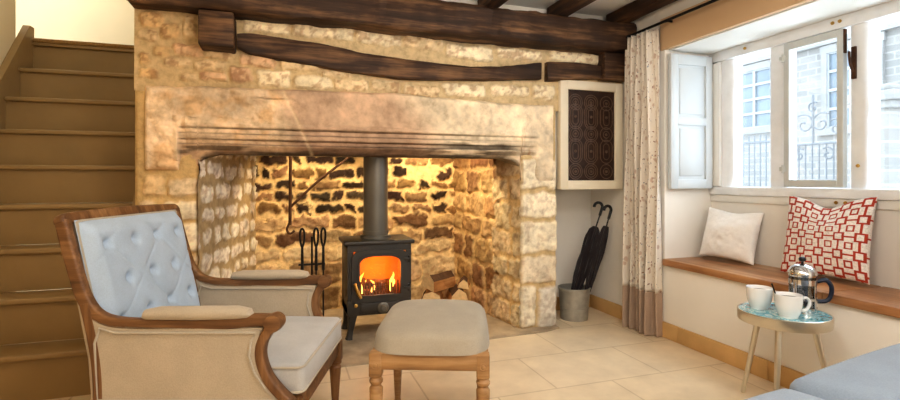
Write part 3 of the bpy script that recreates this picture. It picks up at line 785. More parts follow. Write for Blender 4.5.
# =================================================================== BUCKET AND UMBRELLAS
pb = Vector((1.985, 3.125, 0))
bk = thing('umbrella_bucket', 'grey galvanised bucket holding umbrellas in the alcove right of the fireplace', 'bucket', pb)
bm = bmesh.new()
lathe(bm, [(.02, .012), (.088, .012), (.09, 0), (.094, 0), (.098, .02), (.1, .08), (.103, .082), (.103, .088), (.101, .09), (.112, .215), (.117, .22), (.117, .228), (.11, .23), (.106, .2), (.09, .02), (.02, .02)], 40, capb=True, capt=True)
obj('pail', bm, M['bucket'], bk)
def umbrella(base, tip, crook, label, fat, seed):
    b_ = Vector(base); t_ = Vector(tip); L = (t_-b_).length
    um = thing('umbrella', label, 'umbrella', b_, group='umbrellas in the bucket')
    um.rotation_mode = 'QUATERNION'; um.rotation_quaternion = Vector((0, 0, 1)).rotation_difference((t_-b_).normalized())
    bm = bmesh.new(); seg = 32; rings = []
    prof = [(.006, .0), (.012, .06), (.55*fat, .13), (.9*fat, .26), (fat, .42), (fat*.96, .52), (fat*.72, .58), (.016, .60)]
    zz = [q[1]*1.12 for q in prof]; rr = [q[0] for q in prof]
    for i in range(26):
        z = .672*i/25; r0 = np.interp(z, zz, rr); ring = []
        for k in range(seg):
            a_ = 2*PI*k/seg; f = 1+.22*math.sin(a_*8+z*9+seed)+.1*math.sin(3*a_+z*20)
            ring.append(bm.verts.new((r0*f*math.cos(a_), r0*f*math.sin(a_), z)))
        rings.append(ring)
    for A, Cc in zip(rings[:-1], rings[1:]):
        for j in range(seg): bm.faces.new((A[j], A[(j+1) % seg], Cc[(j+1) % seg], Cc[j]))
    bm.faces.new(rings[0]); bm.faces.new(rings[-1])
    obj('folded_canopy', bm, M['umb'], um)
    bm = bmesh.new(); tube(bm, [(0, 0, .55), (0, 0, L)], .0055, 8); obj('shaft', bm, M['umbmat'], um)
    bm = bmesh.new(); cr = crook; rad = .032
    pts = [(0, 0, L-.06), (0, 0, L)]+[(cr[0]*rad*(1-math.cos(a_)), cr[1]*rad*(1-math.cos(a_)), L+rad*math.sin(a_)) for a_ in np.linspace(.15, PI*1.12, 12)]
    tube(bm, pts, .0105, 10); obj('crook_handle', bm, M['umbmat'], um)
    return um
umbrella((1.945, 3.15, .03), (2.258, 3.175, .79), (-.8, .45), 'black folded umbrella leaning in the bucket, crook handle standing higher at left', .045, 0)
umbrella((2.0, 3.075, .03), (2.272, 3.09, .77), (-.8, .2), 'black folded umbrella leaning in the bucket, crook handle lower at right', .030, 2)

# =================================================================== STOVE
sv = thing('wood_stove', 'black cast iron wood burning stove lit in the fireplace', 'stove', (.565, 3.09, .012))
# body shell with open front (firebox)
bm = bmesh.new(); w = .2
box(bm, (-w, 0, .15), (-w+.02, .30, .585), .004); box(bm, (w-.02, 0, .15), (w, .30, .585), .004)
box(bm, (-w, .28, .15), (w, .30, .585)); box(bm, (-w, 0, .15), (w, .30, .20)); box(bm, (-w, 0, .56), (w, .30, .585))
obj('stove_body', bm, M['stove'], sv)
obj('top_plate', B((-.222, -.02, .585), (.222, .315, .61), .008, 3), M['stove'], sv)
bm = bmesh.new(); box(bm, (-w+.02, .26, .2), (w-.02, .28, .56)); box(bm, (-w+.02, .02, .2), (-w+.03, .27, .56)); box(bm, (w-.03, .02, .2), (w-.02, .27, .56))
obj('firebrick_lining', bm, M['firebrick'], sv)
# door with arched opening
bm = bmesh.new()
ow, oz0, oz1 = .128, .275, .515
out = []; inn = []
n = 12
inn = [(-ow, oz0), (ow, oz0)]+[(ow*math.cos(a_)**.55 if math.cos(a_) > 0 else -ow*(-math.cos(a_))**.55, oz1-.05+.05*math.sin(a_)) for a_ in np.linspace(0.02, PI-.02, 2*n)]
ww, zz0, zz1 = .175, .235, .555
outl = [(-ww, zz0), (ww, zz0)]+[(ww*math.cos(a_)**.3 if math.cos(a_) > 0 else -ww*(-math.cos(a_))**.3, zz1-.06+.06*math.sin(a_)) for a_ in np.linspace(0.02, PI-.02, 2*n)]
def ringplate(bm, O, I, ya, yb):
    vs = []
    for y in (ya, yb): vs.append(([bm.verts.new((p[0], y, p[1])) for p in O], [bm.verts.new((p[0], y, p[1])) for p in I]))
    m_ = len(O)
    for k in range(m_):
        l = (k+1) % m_
        bm.faces.new((vs[0][0][k], vs[0][0][l], vs[0][1][l], vs[0][1][k])); bm.faces.new((vs[1][0][k], vs[1][1][k], vs[1][1][l], vs[1][0][l]))
        bm.faces.new((vs[0][0][k], vs[1][0][k], vs[1][0][l], vs[0][0][l])); bm.faces.new((vs[0][1][k], vs[0][1][l], vs[1][1][l], vs[1][1][k]))
ringplate(bm, outl, inn, -.024, -.004)
mid = [(p[0]*1.08, oz0-.012 if p[1] < oz0+.01 else p[1]+.010) for p in inn]
ringplate(bm, mid, inn, -.031, -.022)
dr = obj('stove_door', bm, M['stove'], sv)
bm = bmesh.new(); prism(bm, inn, -.014, -.011, 'y'); obj('door_glass', bm, M['stoveglass'], dr)
bm = bmesh.new(); tube(bm, [(-.16, -.03, .34), (-.16, -.055, .345)], .007, 8); tube(bm, [(-.163, -.055, .36), (-.145, -.06, .31), (-.125, -.066, .27)], [.008, .011, .008], 10)
o = obj('door_handle', bm, M['brass'], dr); o['label'] = 'brass door handle'
for zz in (.31, .49):
    bm = bmesh.new(); tube(bm, [(.185, -.02, zz-.022), (.185, -.02, zz+.022)], .01, 10); box(bm, (.15, -.03, zz-.008), (.19, -.022, zz+.008), .002); obj('hinge', bm, M['stove'], dr)
# fascia surround behind door, lower apron with air knob
bm = bmesh.new()
box(bm, (-w, -.006, .15), (w, -.001, .24), .002); box(bm, (-w, -.006, .241), (-.165, -.001, .544)); box(bm, (.165, -.006, .241), (w, -.001, .544)); box(bm, (-w, -.006, .545), (w, -.001, .584))
box(bm, (-.12, -.016, .165), (.12, -.004, .228), .004)
obj('front_plate', bm, M['stove'], sv)
bm = bmesh.new()
lathe(bm, [(.01, 0), (.014, .004), (.014, .015), (.034, .018), (.036, .024), (.03, .03), (.02, .032), (.016, .04), (.005, .041)], 24)
bmesh.ops.rotate(bm, cent=(0, 0, 0), matrix=Matrix.Rotation(PI/2, 3, 'X'), verts=bm.verts); bmesh.ops.translate(bm, vec=(.015, -.014, .197), verts=bm.verts)
obj('air_control_knob', bm, M['flue'], sv)
bm = bmesh.new(); lathe(bm, [(.01, 0), (.011, .01), (.004, .014)], 14)
bmesh.ops.rotate(bm, cent=(0, 0, 0), matrix=Matrix.Rotation(PI/2, 3, 'X'), verts=bm.verts); bmesh.ops.translate(bm, vec=(-.15, -.006, .215), verts=bm.verts)
obj('catch_knob', bm, M['brass'], sv)
for sx in (-1, 1):
    for y in (.03, .27):
        bm = bmesh.new(); pts = [(sx*.165, y, .152), (sx*.172, y, .10), (sx*.178, y, .05), (sx*.184, y, .02), (sx*.188, y, 0)]
        tube(bm, pts, [.028, .022, .016, .018, .022], 12, prof=rrect(3, .4)); obj('leg', bm, M['stove'], sv)
bm = bmesh.new(); box(bm, (-.15, .0, .20), (.15, .03, .215))
for k in range(13): box(bm, (-.118+k*.0197-.005, .008, .2), (-.118+k*.0197+.005, .026, .355-.014*(k % 3)), .003)
M['grate'] = mat('glowing_grate', (118, 66, 34), .8, .3, 30, 60, .3)
obj('grate_bars', bm, M['grate'], sv)
bm = bmesh.new(); tube(bm, [(0, .15, .609), (0, .15, .63)], .10, 32); tube(bm, [(0, .15, .628), (0, .15, 1.6)], .079, 36)
tube(bm, [(0, .15, .64), (0, .15, .66)], .083, 36)
o = obj('flue_pipe', bm, M['flue'], sv); o['label'] = 'tall dark grey flue pipe'
# burning logs and flames
for k, (x0, z0, x1, z1, y, lab) in enumerate([(-.12, .235, .12, .25, .12, 'charred log burning at the bottom of the stove'), (-.11, .315, .10, .30, .15, 'charred log burning on top of the other in the stove')]):
    bm = bmesh.new(); pts = [(.565+x0+(x1-x0)*i/8, 3.09+y+.02*math.sin(i), .012+z0+(z1-z0)*i/8+.004*math.sin(i*2.1)) for i in range(9)]
    tube(bm, pts, [.034+.004*math.sin(i*1.7) for i in range(9)], 12)
    tag(obj('burning_log', bm, M['charlog']), lab, 'log', 'burning logs')
M['flame'] = mat_emit('flame', [(0, (1, .62, .16)), (.5, (1, .5, .08)), (1, (1, .24, .02))], 5.5, 2, 0, .16)
fl = thing('fire', 'yellow flames burning behind the stove glass', 'fire', (.565, 3.20, .272))
for x, y, h, wd in [(-.10, .0, .135, .011), (-.085, .03, .08, .009), (-.028, .0, .085, .009), (-.012, .02, .06, .008), (.035, .03, .05, .010), (.092, .0, .13, .011), (.105, .03, .08, .009)]:
    bm = bmesh.new(); pts = []; rr = []
    for i in range(10):
        f = i/9; pts.append((x+.022*math.sin(f*5+x*40)*f, y, f*h)); rr.append(max(.0008, wd*(.5+1.3*f)*(1-f)**.9*1.7))
    tube(bm, pts, rr, 10); obj('flame', bm, M['flame'], fl)
# =================================================================== HEARTH TOOLS
cx, cy = .15, 2.985
ts = thing('fire_tool_stand', 'black iron stand for fire tools left of the stove', 'fire tool stand', (cx, cy, .012))
bm = bmesh.new(); lathe(bm, [(.085, 0), (.088, .008), (.08, .016), (.03, .024), (.012, .03)], 28); obj('base', bm, M['iron'], ts)
bm = bmesh.new(); tube(bm, [(0, 0, .02), (0, 0, .66)], .006, 10); obj('pole', bm, M['iron'], ts)
bm = bmesh.new()
tube(bm, [(-.075, 0, .50), (.075, 0, .50)], .006, 8)
for sx in (-.055, 0.03, .07): tube(bm, [(sx, 0, .50), (sx, -.018, .495), (sx, -.019, .507)], .004, 6)
obj('hook_bar', bm, M['iron'], ts)
def fire_tool(x, label, end):
    t = thing('fire_tool', label, 'fire tool', (cx+x, cy-.028, .03), group='fire tools on the stand')
    bm = bmesh.new(); pts = []
    for k in range(25):
        a_ = -PI/2+2*PI*k/24; sn_ = math.sin(a_); pts.append((.015*math.cos(a_)*(.55+.45*(sn_+1)/2), 0, .64+.052*sn_))
    tube(bm, pts, .0062, 8); tube(bm, [(0, 0, .45), (0, 0, .592)], [.009, .007], 8)
    obj('loop_handle', bm, M['iron'], t)
    bm = bmesh.new(); tube(bm, [(0, 0, .14), (0, 0, .52)], .0045, 8); obj('shaft', bm, M['iron'], t)
    bm = bmesh.new()
    if end == 'brush': lathe(bm, [(.01, 0), (.03, .0), (.026, .09), (.012, .12), (.006, .145)], 16)
    elif end == 'shovel':
        box(bm, (-.03, -.002, 0), (.03, .002, .11), .001); tube(bm, [(0, 0, .1), (0, 0, .145)], .006, 8); box(bm, (-.03, -.015, 0), (-.027, .002, .11)); box(bm, (.027, -.015, 0), (.03, .002, .11))
    else:
        tube(bm, [(0, 0, 0), (0, 0, .145)], [.002, .005], 8); tube(bm, spline([(0, 0, .06), (.015, 0, .05), (.03, 0, .065)], 4), .004, 6)
    obj({'brush': 'brush_head', 'shovel': 'shovel_blade', 'poker': 'poker_tip'}[end], bm, M['iron'], t)
fire_tool(-.055, 'black fire tool with loop handle, leftmost on the stand beside the stove', 'shovel')
fire_tool(.022, 'black fire tool with loop handle, middle one on the stand beside the stove', 'poker')
fire_tool(.062, 'black fire tool with loop handle, nearest the stove on the stand', 'brush')
# old iron pot crane
cr = thing('chimney_crane', 'old iron chimney crane bar with slanting brace hanging inside the fireplace', 'chimney crane', (.035, 3.6, .69))
bm = bmesh.new(); tube(bm, [(0, 0, .0), (.004, 0, .5), (0, 0, 1.011)], .011, 8); obj('upright_bar', bm, M['rust'], cr)
bm = bmesh.new(); tube(bm, spline([(0, 0, .12), (.08, .0, .2), (.22, 0, .33), (.40, 0, .47), (.45, 0, .52)], 5), .009, 8); obj('slanting_brace', bm, M['rust'], cr)
bm = bmesh.new(); tube(bm, spline([(0, 0, .02), (-.02, 0, -.03), (.0, 0, -.06), (.03, 0, -.04)], 5), .008, 8); obj('hook', bm, M['rust'], cr)

# split logs beside the stove
def split_log(name, loc, L, r, ang, rz, rx, label, kind):
    t = thing(name, label, 'log', loc, group='split logs beside the stove', rot=(rx, 0, rz))
    sec = {'wedge': [(-r, -.5*r), (r, -.5*r), (.75*r, .25*r), (.1*r, .95*r), (-.6*r, .5*r)], 'half': [(-r, -.45*r), (-.3*r, -.6*r), (.6*r, -.55*r), (r, -.3*r), (.7*r, .4*r), (0, .7*r), (-.7*r, .4*r)]}[kind]
    bm = bmesh.new(); rings = []
    for i in range(6):
        x = -L/2+L*i/5; rings.append([bm.verts.new((x, p[0]*(1+.06*math.sin(i*2+p[1]*50)), p[1]*(1+.06*math.cos(i*1.7)))) for p in sec])
    n = len(sec)
    for A, Cc in zip(rings[:-1], rings[1:]):
        for j in range(n):
            f = bm.faces.new((A[j], A[(j+1) % n], Cc[(j+1) % n], Cc[j])); f.material_index = 1 if j in (2, 3) else 0
    for rg in (rings[0], rings[-1]): bm.faces.new(rg).material_index = 2
    obj('split_wood', bm, [M['log'], M['bark'], M['logend']], t, smooth=False)
    return t
for i, (x, y, z, L, r, rz, rx, kind, lab) in enumerate([
    (1.00, 3.46, .052, .28, .082, 1.36, 0, 'wedge', 'split log on the hearth, at the bottom of the pile nearest the stove'),
    (1.185, 3.44, .055, .27, .08, 1.42, .0, 'half', 'split log at the bottom right of the pile'),
    (1.01, 3.43, .172, .27, .074, 1.22, .08, 'half', 'bark covered split log in the middle of the pile'),
    (1.19, 3.41, .166, .24, .070, 1.38, .0, 'wedge', 'split log at the right of the pile, pale end showing'),
    (1.06, 3.43, .270, .26, .066, .62, .30, 'wedge', 'split log lying on top of the pile beside the stove'),
    (1.23, 3.38, .256, .18, .042, 1.2, .1, 'wedge', 'small split log on the right of the upper layer of the pile')]):
    split_log('split_log', (x, y, z), L, r, 0, rz, rx, lab, kind)

# =================================================================== ARMCHAIR
ch = thing('armchair', 'oak framed armchair with button tufted pale grey back in front of the stairs', 'armchair', rd(-.838, 1.85), -YAW)
sq = rrect(4, .45)
def part(name, bm, m, parent=ch, **k): return obj(name, bm, m, parent, **k)
def side_pts(y):
    return [(-.362, y, .875), (-.341, y, .79), (-.316, y, .70), (-.291, y, .63), (-.25, y, .578), (-.18, y, .556), (-.05, y, .553), (.12, y, .556), (.22, y, .566), (.285, y, .566)]
for sy in (-1, 1):
    y = .31*sy
    bm = bmesh.new()
    pts = spline(side_pts(y), 5)
    tube(bm, pts, [(.016, .019)]*len(pts), prof=sq)
    # scroll knuckle
    t = bmesh.new(); lathe(t, [(.012, -.03), (.026, -.027), (.028, 0), (.026, .027), (.012, .03)], 20)
    bmesh.ops.rotate(t, cent=(0, 0, 0), matrix=Matrix.Rotation(PI/2, 3, 'X'), verts=t.verts); bmesh.ops.translate(t, vec=(.295, y, .560), verts=t.verts); merge(bm, t)
    o = part('arm_rail', bm, M['oak'])
    bm = bmesh.new(); pts = spline([(.285, y, .545), (.258, y, .50), (.254, y, .45), (.275, y, .39), (.315, y, .34), (.345, y, .31), (.35, y, .28)], 5)
    tube(bm, pts, [(.015, .020)]*len(pts), prof=sq); part('arm_support', bm, M['oakz'])
    # arm pad
    bm = bmesh.new(); pts = [(-.11, y, .576), (-.1, y, .584), (-.06, y, .588), (.06, y, .588), (.18, y, .59), (.215, y, .588), (.225, y, .58)]
    tube(bm, pts, [(.006, .012), (.016, .026), (.02, .031), (.021, .032), (.02, .031), (.015, .026), (.006, .012)], 16); part('arm_pad', bm, M['linen'])
    # upholstered side panel
    poly = [(-.255, .31), (.335, .31), (.29, .355), (.258, .41), (.24, .46), (.245, .51), (.262, .545), (-.19, .545), (-.245, .56), (-.285, .60), (-.268, .5)]
    bm = bmesh.new(); ya, yb = y-.016, y+.016
    prism(bm, poly, ya, yb, 'y'); bmesh.ops.bevel(bm, geom=[e for e in bm.edges if abs(e.verts[0].co.y-e.verts[1].co.y) < 1e-5], offset=.006, segments=2, affect='EDGES')
    sp = part('side_panel', bm, M['linen'])
    pin = [(-.24, .325), (.305, .325), (.272, .36), (.238, .41), (.222, .46), (.228, .505), (.244, .532), (-.19, .532), (-.235, .545), (-.25, .5)]
    for yy in (y-.019, y+.019):
        bm = bmesh.new(); tube(bm, [(p[0], yy, p[1]) for p in pin], .0042, 6, closed=True, cap=False); obj('piping', bm, M['pipe'], sp)
    # rear leg continues the back post
    bm = bmesh.new(); pts = spline([(-.285, y, .62), (-.262, y, .52), (-.245, y, .40), (-.245, y, .27), (-.265, y, .14), (-.31, y, 0)], 5)
    tube(bm, pts, [(.017, .018)]*18+[(.017-.0008*k, .018-.0008*k) for k in range(8)], prof=sq); part('leg', bm, M['oakz'])
    # turned front leg
    bm = bmesh.new(); lathe(bm, [(.011, 0), (.015, .012), (.013, .03), (.024, .19), (.026, .2), (.02, .208), (.027, .216), (.027, .222), (.022, .226)], 18, (.345, .285*sy, 0))
    box(bm, (.318, .285*sy-.027, .224), (.372, .285*sy+.027, .31), .006); part('leg', bm, M['oakz'])
# back: top rail, outer board, tufted cushion
bm = bmesh.new(); pts = spline([(-.361, -.312, .868), (-.364, -.30, .876), (-.366, -.2, .879), (-.368, 0, .882), (-.366, .2, .879), (-.364, .30, .876), (-.361, .312, .868)], 6)
tube(bm, pts, [(.019, .017)]*len(pts), prof=sq); part('top_rail', bm, M['oakz'])
def bx(z): return np.interp(z, [.28, .42, .90], [-.255, -.262, -.368])
nu, nv = 111, 101
Yg, Zg = np.meshgrid(np.linspace(-.288, .288, nu), np.linspace(.40, .873, nv))
sx_, sz_ = .138, .125; zr = .79
a1 = (Yg/sx_+(Zg-zr)/sz_+.0)/1; a2 = (Yg/sx_-(Zg-zr)/sz_)/1
# buttons sit where both families of creases meet; first row is offset half a step
A1 = (Yg/sx_-.5+(Zg-zr)/sz_)/2; A2 = (Yg/sx_-.5-(Zg-zr)/sz_)/2
cre = np.minimum(np.abs(np.sin(PI*A1)), np.abs(np.sin(PI*A2)))
puff = np.abs(np.sin(PI*A1)*np.sin(PI*A2))
btn = []
for r_ in range(-3, 4):
    for c_ in range(-4, 5):
        yb_ = (c_+.5+(0.5 if r_ % 2 else 0))*sx_; zb_ = zr+r_*sz_
        if abs(yb_) < .25 and .47 < zb_ < .85: btn.append((yb_, zb_))
dist = np.min([np.sqrt((Yg-p)**2+(Zg-q)**2) for p, q in btn], 0)
mask = sstep(0, .05, .288-np.abs(Yg))*sstep(0, .05, .873-Zg)
inside = np.clip(np.min([np.abs(Yg)*0+1], 0), 0, 1)
hgt = .018+mask**.5*(.036+.0035*np.clip(cre/.16, 0, 1)**.6+.004*puff)-.026*np.exp(-(dist/.016)**2)-.006*np.exp(-(dist/.035)**2)
Xg = bx(Zg)+hgt
me = gridmesh('tufted_back', np.stack([Xg, Yg, Zg], -1).reshape(-1, 3), nu, nv)
tb = link('tufted_back', me, M['linenb'], ch); tb['label'] = 'button tufted pale linen back cushion'
for p, q in btn:
    bm = bmesh.new(); bmesh.ops.create_uvsphere(bm, u_segments=12, v_segments=8, radius=.0095, matrix=Matrix.Translation((float(bx(q))+.021, p, q))@Matrix.Diagonal((.6, 1, 1, 1)))
    obj('button', bm, M['linenb'], tb)
bm = bmesh.new()
V = [(-.285, -.30, .30), (-.285, .30, .30), (-.395, .30, .895), (-.395, -.30, .895)]
prism(bm, [(-.262, .30), (-.268, .44), (-.356, .870), (-.374, .870), (-.29, .44), (-.28, .30)], -.30, .30, 'y'); part('outer_back', bm, M['linen'])
bm = bmesh.new(); e = .282
tube(bm, [(bx(z)+.02, -e, z) for z in np.linspace(.56, .866, 10)]+[(bx(.868)+.02, yy, .869) for yy in np.linspace(-e+.01, e-.01, 8)]+[(bx(z)+.02, e, z) for z in np.linspace(.866, .56, 10)], .005, 6)
obj('piping', bm, M['pipe'], tb)
# seat rails
bm = bmesh.new(); box(bm, (.325, -.30, .25), (.362, .30, .315), .008)
box(bm, (-.25, -.325, .25), (.34, -.295, .312), .006); box(bm, (-.25, .295, .25), (.34, .325, .312), .006); box(bm, (-.27, -.3, .25), (-.24, .3, .312), .006)
part('seat_rail', bm, M['oak'])
part('seat_deck', B((-.245, -.29, .285), (.33, .29, .318), .004), M['linen'])
def cushion_bm(x0, x1, y0, y1, z0, z1, crown=.02, r=.028, n=36, waist=0):
    """box cushion: rounded edges and crowned top"""
    bm = bmesh.new(); nx = ny = n
    cx_, cy_ = (x0+x1)/2, (y0+y1)/2
    t = bmesh.new(); bmesh.ops.create_cube(t, size=1); bmesh.ops.scale(t, vec=(x1-x0, y1-y0, z1-z0), verts=t.verts)
    bmesh.ops.bevel(t, geom=t.edges[:], offset=r, segments=4, profile=.5, affect='EDGES')
    bmesh.ops.subdivide_edges(t, edges=[e for e in t.edges if e.calc_length() > .1], cuts=14, use_grid_fill=True)
    for v in t.verts:
        u, w_ = 2*v.co.x/(x1-x0), 2*v.co.y/(y1-y0)
        k = max(0, 1-u*u)*max(0, 1-w_*w_)
        if v.co.z > 0: v.co.z += crown*k**.6
        # bulging sides
        zz = 2*v.co.z/(z1-z0); b_ = max(0, 1-zz*zz)
        v.co.x += math.copysign(.008*b_*max(0, 1-w_*w_), v.co.x) if abs(u) > .8 else 0
        v.co.y += math.copysign(.008*b_*max(0, 1-u*u), v.co.y) if abs(w_) > .8 else 0
        v.co.z += (float(vn(np.array(u*3+5), np.array(w_*3+5), 4))-.5)*.006*k
    bmesh.ops.translate(t, vec=(cx_, cy_, (z0+z1)/2), verts=t.verts)
    return merge(bm, t)
sc_ = part('seat_cushion', cushion_bm(-.235, .375, -.285, .285, .318, .415, .022, .022), M['seatlinen'])
for z in (.33, .408):
    bm = bmesh.new(); q = []
    for px_, py_, a0 in ((.35, .26, 0), (-.21, .26, PI/2), (-.21, -.26, PI), (.35, -.26, 1.5*PI)):
        for k in range(5): q.append((px_+.025*math.cos(a0+k*PI/8), py_+.025*math.sin(a0+k*PI/8), z))
    tube(bm, q, .0045, 6, closed=True, cap=False); obj('piping', bm, M['pipe'], sc_)

# =================================================================== FOOTSTOOL
fo = thing('footstool', 'upholstered taupe footstool on turned oak legs in front of the stove', 'footstool', rd(-.060, 1.955), -YAW-math.radians(2.5))
hw, hd = .203, .268
bm = bmesh.new(); n = 40
for sgn in (1,):
    Vg = []; 
ug = np.linspace(-1, 1, n); U, Wv = np.meshgrid(ug, ug)
# rounded-rectangle plan, domed top, vertical sides
def sup(a, b, p=5): 
    m_ = np.maximum(np.abs(a), np.abs(b))+1e-9; r_ = (np.abs(a)**p+np.abs(b)**p)**(1/p)+1e-9
    return a*m_/r_, b*m_/r_
PU, PW = sup(U, Wv)
mm = np.maximum(np.abs(U), np.abs(Wv))
rim = np.clip((1-mm)/.22, 0, 1); zt = .406+.064*np.sqrt(np.clip(1-(1-rim)**2, 0, 1))+.024*(1-PU**2)*(1-PW**2)
bul = 1+.02*np.sin(np.clip((1-mm)/.2, 0, 1)*PI)
V = np.stack([PU*(hw+.008)*bul, PW*(hd+.008)*bul, zt], -1)
me = gridmesh('cushion_top', V.reshape(-1, 3), n, n); o = link('cushion_top', me, M['stoolf'], fo)
bm = bmesh.new(); 
for lo, hi in (((-hw, -hd), (hw, -hd+.022)), ((-hw, hd-.022), (hw, hd)), ((-hw, -hd), (-hw+.022, hd)), ((hw-.022, -hd), (hw, hd))):
    box(bm, (lo[0], lo[1], .352), (hi[0], hi[1], .408), .004)
obj('apron', bm, M['stooloak'], fo)
for sx in (-1, 1):
    for sy in (-1, 1):
        bm = bmesh.new(); c_ = (sx*(hw-.019), sy*(hd-.019), 0)
        lathe(bm, [(.012, 0), (.016, .012), (.013, .03), (.013, .036), (.021, .20), (.0235, .275), (.0235, .285), (.016, .295), (.023, .305), (.024, .312), (.018, .322), (.022, .328)], 20, c_)
        box(bm, (c_[0]-.022, c_[1]-.022, .326), (c_[0]+.022, c_[1]+.022, .409), .005)
        # carved rosette on the front block
        t = bmesh.new(); lathe(t, [(.014, 0), (.015, .002), (.011, .003), (.009, .002), (.005, .004), (.001, .0045)], 14)
        bmesh.ops.rotate(t, cent=(0, 0, 0), matrix=Matrix.Rotation(PI/2*sy*-1 if sy > 0 else PI/2, 3, 'X'), verts=t.verts); bmesh.ops.translate(t, vec=(c_[0], c_[1]+sy*.022, .368), verts=t.verts); merge(bm, t)
        obj('leg', bm, M['stooloak'], fo)

# =================================================================== SIDE TABLE, COFFEE
tc_ = Vector((2.045, 1.583, 0)); TZ = .43
tb_ = thing('side_table', 'round side table with turquoise top and champagne metal legs by the window seat', 'side table', tc_)
bm = bmesh.new(); lathe(bm, [(.15, TZ-.042), (.171, TZ-.042), (.174, TZ-.038), (.174, TZ+.002), (.171, TZ+.004), (.169, TZ+.002), (.169, TZ-.006), (.15, TZ-.008)], 64); obj('rim', bm, M['champ'], tb_)
bm = bmesh.new(); lathe(bm, [(.168, TZ-.008), (.1685, TZ)], 64); o = obj('table_top', bm, M['turq'], tb_); o['label'] = 'turquoise glazed patterned table top'
for k in range(3):
    a_ = PI/2+2*PI*k/3; d_ = Vector((math.cos(a_), math.sin(a_), 0))
    bm = bmesh.new(); tube(bm, [d_*.20+Vector((0, 0, .003)), d_*.115+Vector((0, 0, TZ-.041))], [.009, .014], 14); obj('leg', bm, M['champ'], tb_)
def mug(loc, rz, label):
    t = thing('coffee_mug', label, 'mug', loc, rz, 'white mugs on the side table')
    bm = bmesh.new(); lathe(bm, [(.028, 0), (.034, 0), (.035, .005), (.043, .02), (.049, .05), (.052, .092), (.0505, .094), (.049, .092), (.046, .05), (.04, .022), (.02, .012)], 36); obj('cup', bm, M['ceramic'], t)
    bm = bmesh.new(); tube(bm, spline([(.047, 0, .075), (.07, 0, .08), (.082, 0, .06), (.07, 0, .032), (.044, 0, .026)], 6), [(.006, .008)]*25, 8); obj('handle', bm, M['ceramic'], t)
    bm = bmesh.new(); lathe(bm, [(.001, .0785), (.0475, .079)], 30, capt=True); obj('coffee', bm, M['coffee'], t)
    return t
mug((2.005, 1.665, TZ), math.radians(70), 'white mug standing at the back left of the side table, without a spoon')
mug((1.995, 1.522, TZ), math.radians(-25), 'white mug with a spoon standing in front of the cafetiere')
sp_ = thing('teaspoon', 'dark metal teaspoon standing in the front mug', 'spoon', (1.970, 1.552, TZ+.02))
bm = bmesh.new(); tube(bm, [(.03, -.02, 0), (.0, .005, .06), (-.012, .016, .112)], [.003, .0022, .0035], 8); obj('spoon_handle', bm, M['iron'], sp_)
bm = bmesh.new(); bmesh.ops.create_uvsphere(bm, u_segments=12, v_segments=8, radius=.011, matrix=Matrix.Translation((.03, -.02, .004))@Matrix.Diagonal((1, .7, .5, 1))); obj('spoon_bowl', bm, M['iron'], sp_)
cf = thing('cafetiere', 'chrome and glass cafetiere with a dark handle on the turquoise table', 'cafetiere', (2.143, 1.572, TZ), math.radians(-38))
bm = bmesh.new(); lathe(bm, [(.044, .012), (.05, .014), (.05, .165), (.0485, .165), (.0485, .016), (.02, .015)], 40); obj('glass_beaker', bm, M['jar'], cf)
bm = bmesh.new(); lathe(bm, [(.001, .017), (.047, .017), (.047, .105), (.001, .105)], 36, capb=False, capt=False); obj('coffee', bm, M['coffee'], cf)
bm = bmesh.new()
for z0, z1 in ((.0, .02), (.052, .062), (.118, .14)): lathe(bm, [(.0508, z0), (.0535, z0), (.0535, z1), (.0508, z1)], 40, capb=False, capt=False)
for k in range(4):
    a_ = PI/4+k*PI/2; box(bm, (-.007, -.0015, 0), (.007, .0015, .14), .001, mtx=Matrix.Rotation(a_+PI/2, 4, 'Z')@Matrix.Translation((0, -.0525, 0)))
lathe(bm, [(.001, .004), (.052, .004)], 36, capt=False, capb=False)
obj('chrome_holder', bm, M['chrome'], cf)
bm = bmesh.new(); lathe(bm, [(.0535, .152), (.0545, .158), (.0545, .172), (.05, .178), (.044, .190), (.03, .2), (.012, .205)], 40); obj('lid', bm, M['chrome'], cf)
bm = bmesh.new(); lathe(bm, [(.005, .203), (.005, .214), (.013, .218), (.0145, .226), (.010, .234), (.002, .236)], 20); obj('plunger_knob', bm, M['black'], cf)
bm = bmesh.new(); tube(bm, spline([(.052, 0, .13), (.085, 0, .138), (.105, 0, .115), (.104, 0, .075), (.088, 0, .05), (.055, 0, .045)], 6), [(.009, .007)]*31, 10); obj('handle', bm, M['navy'], cf)

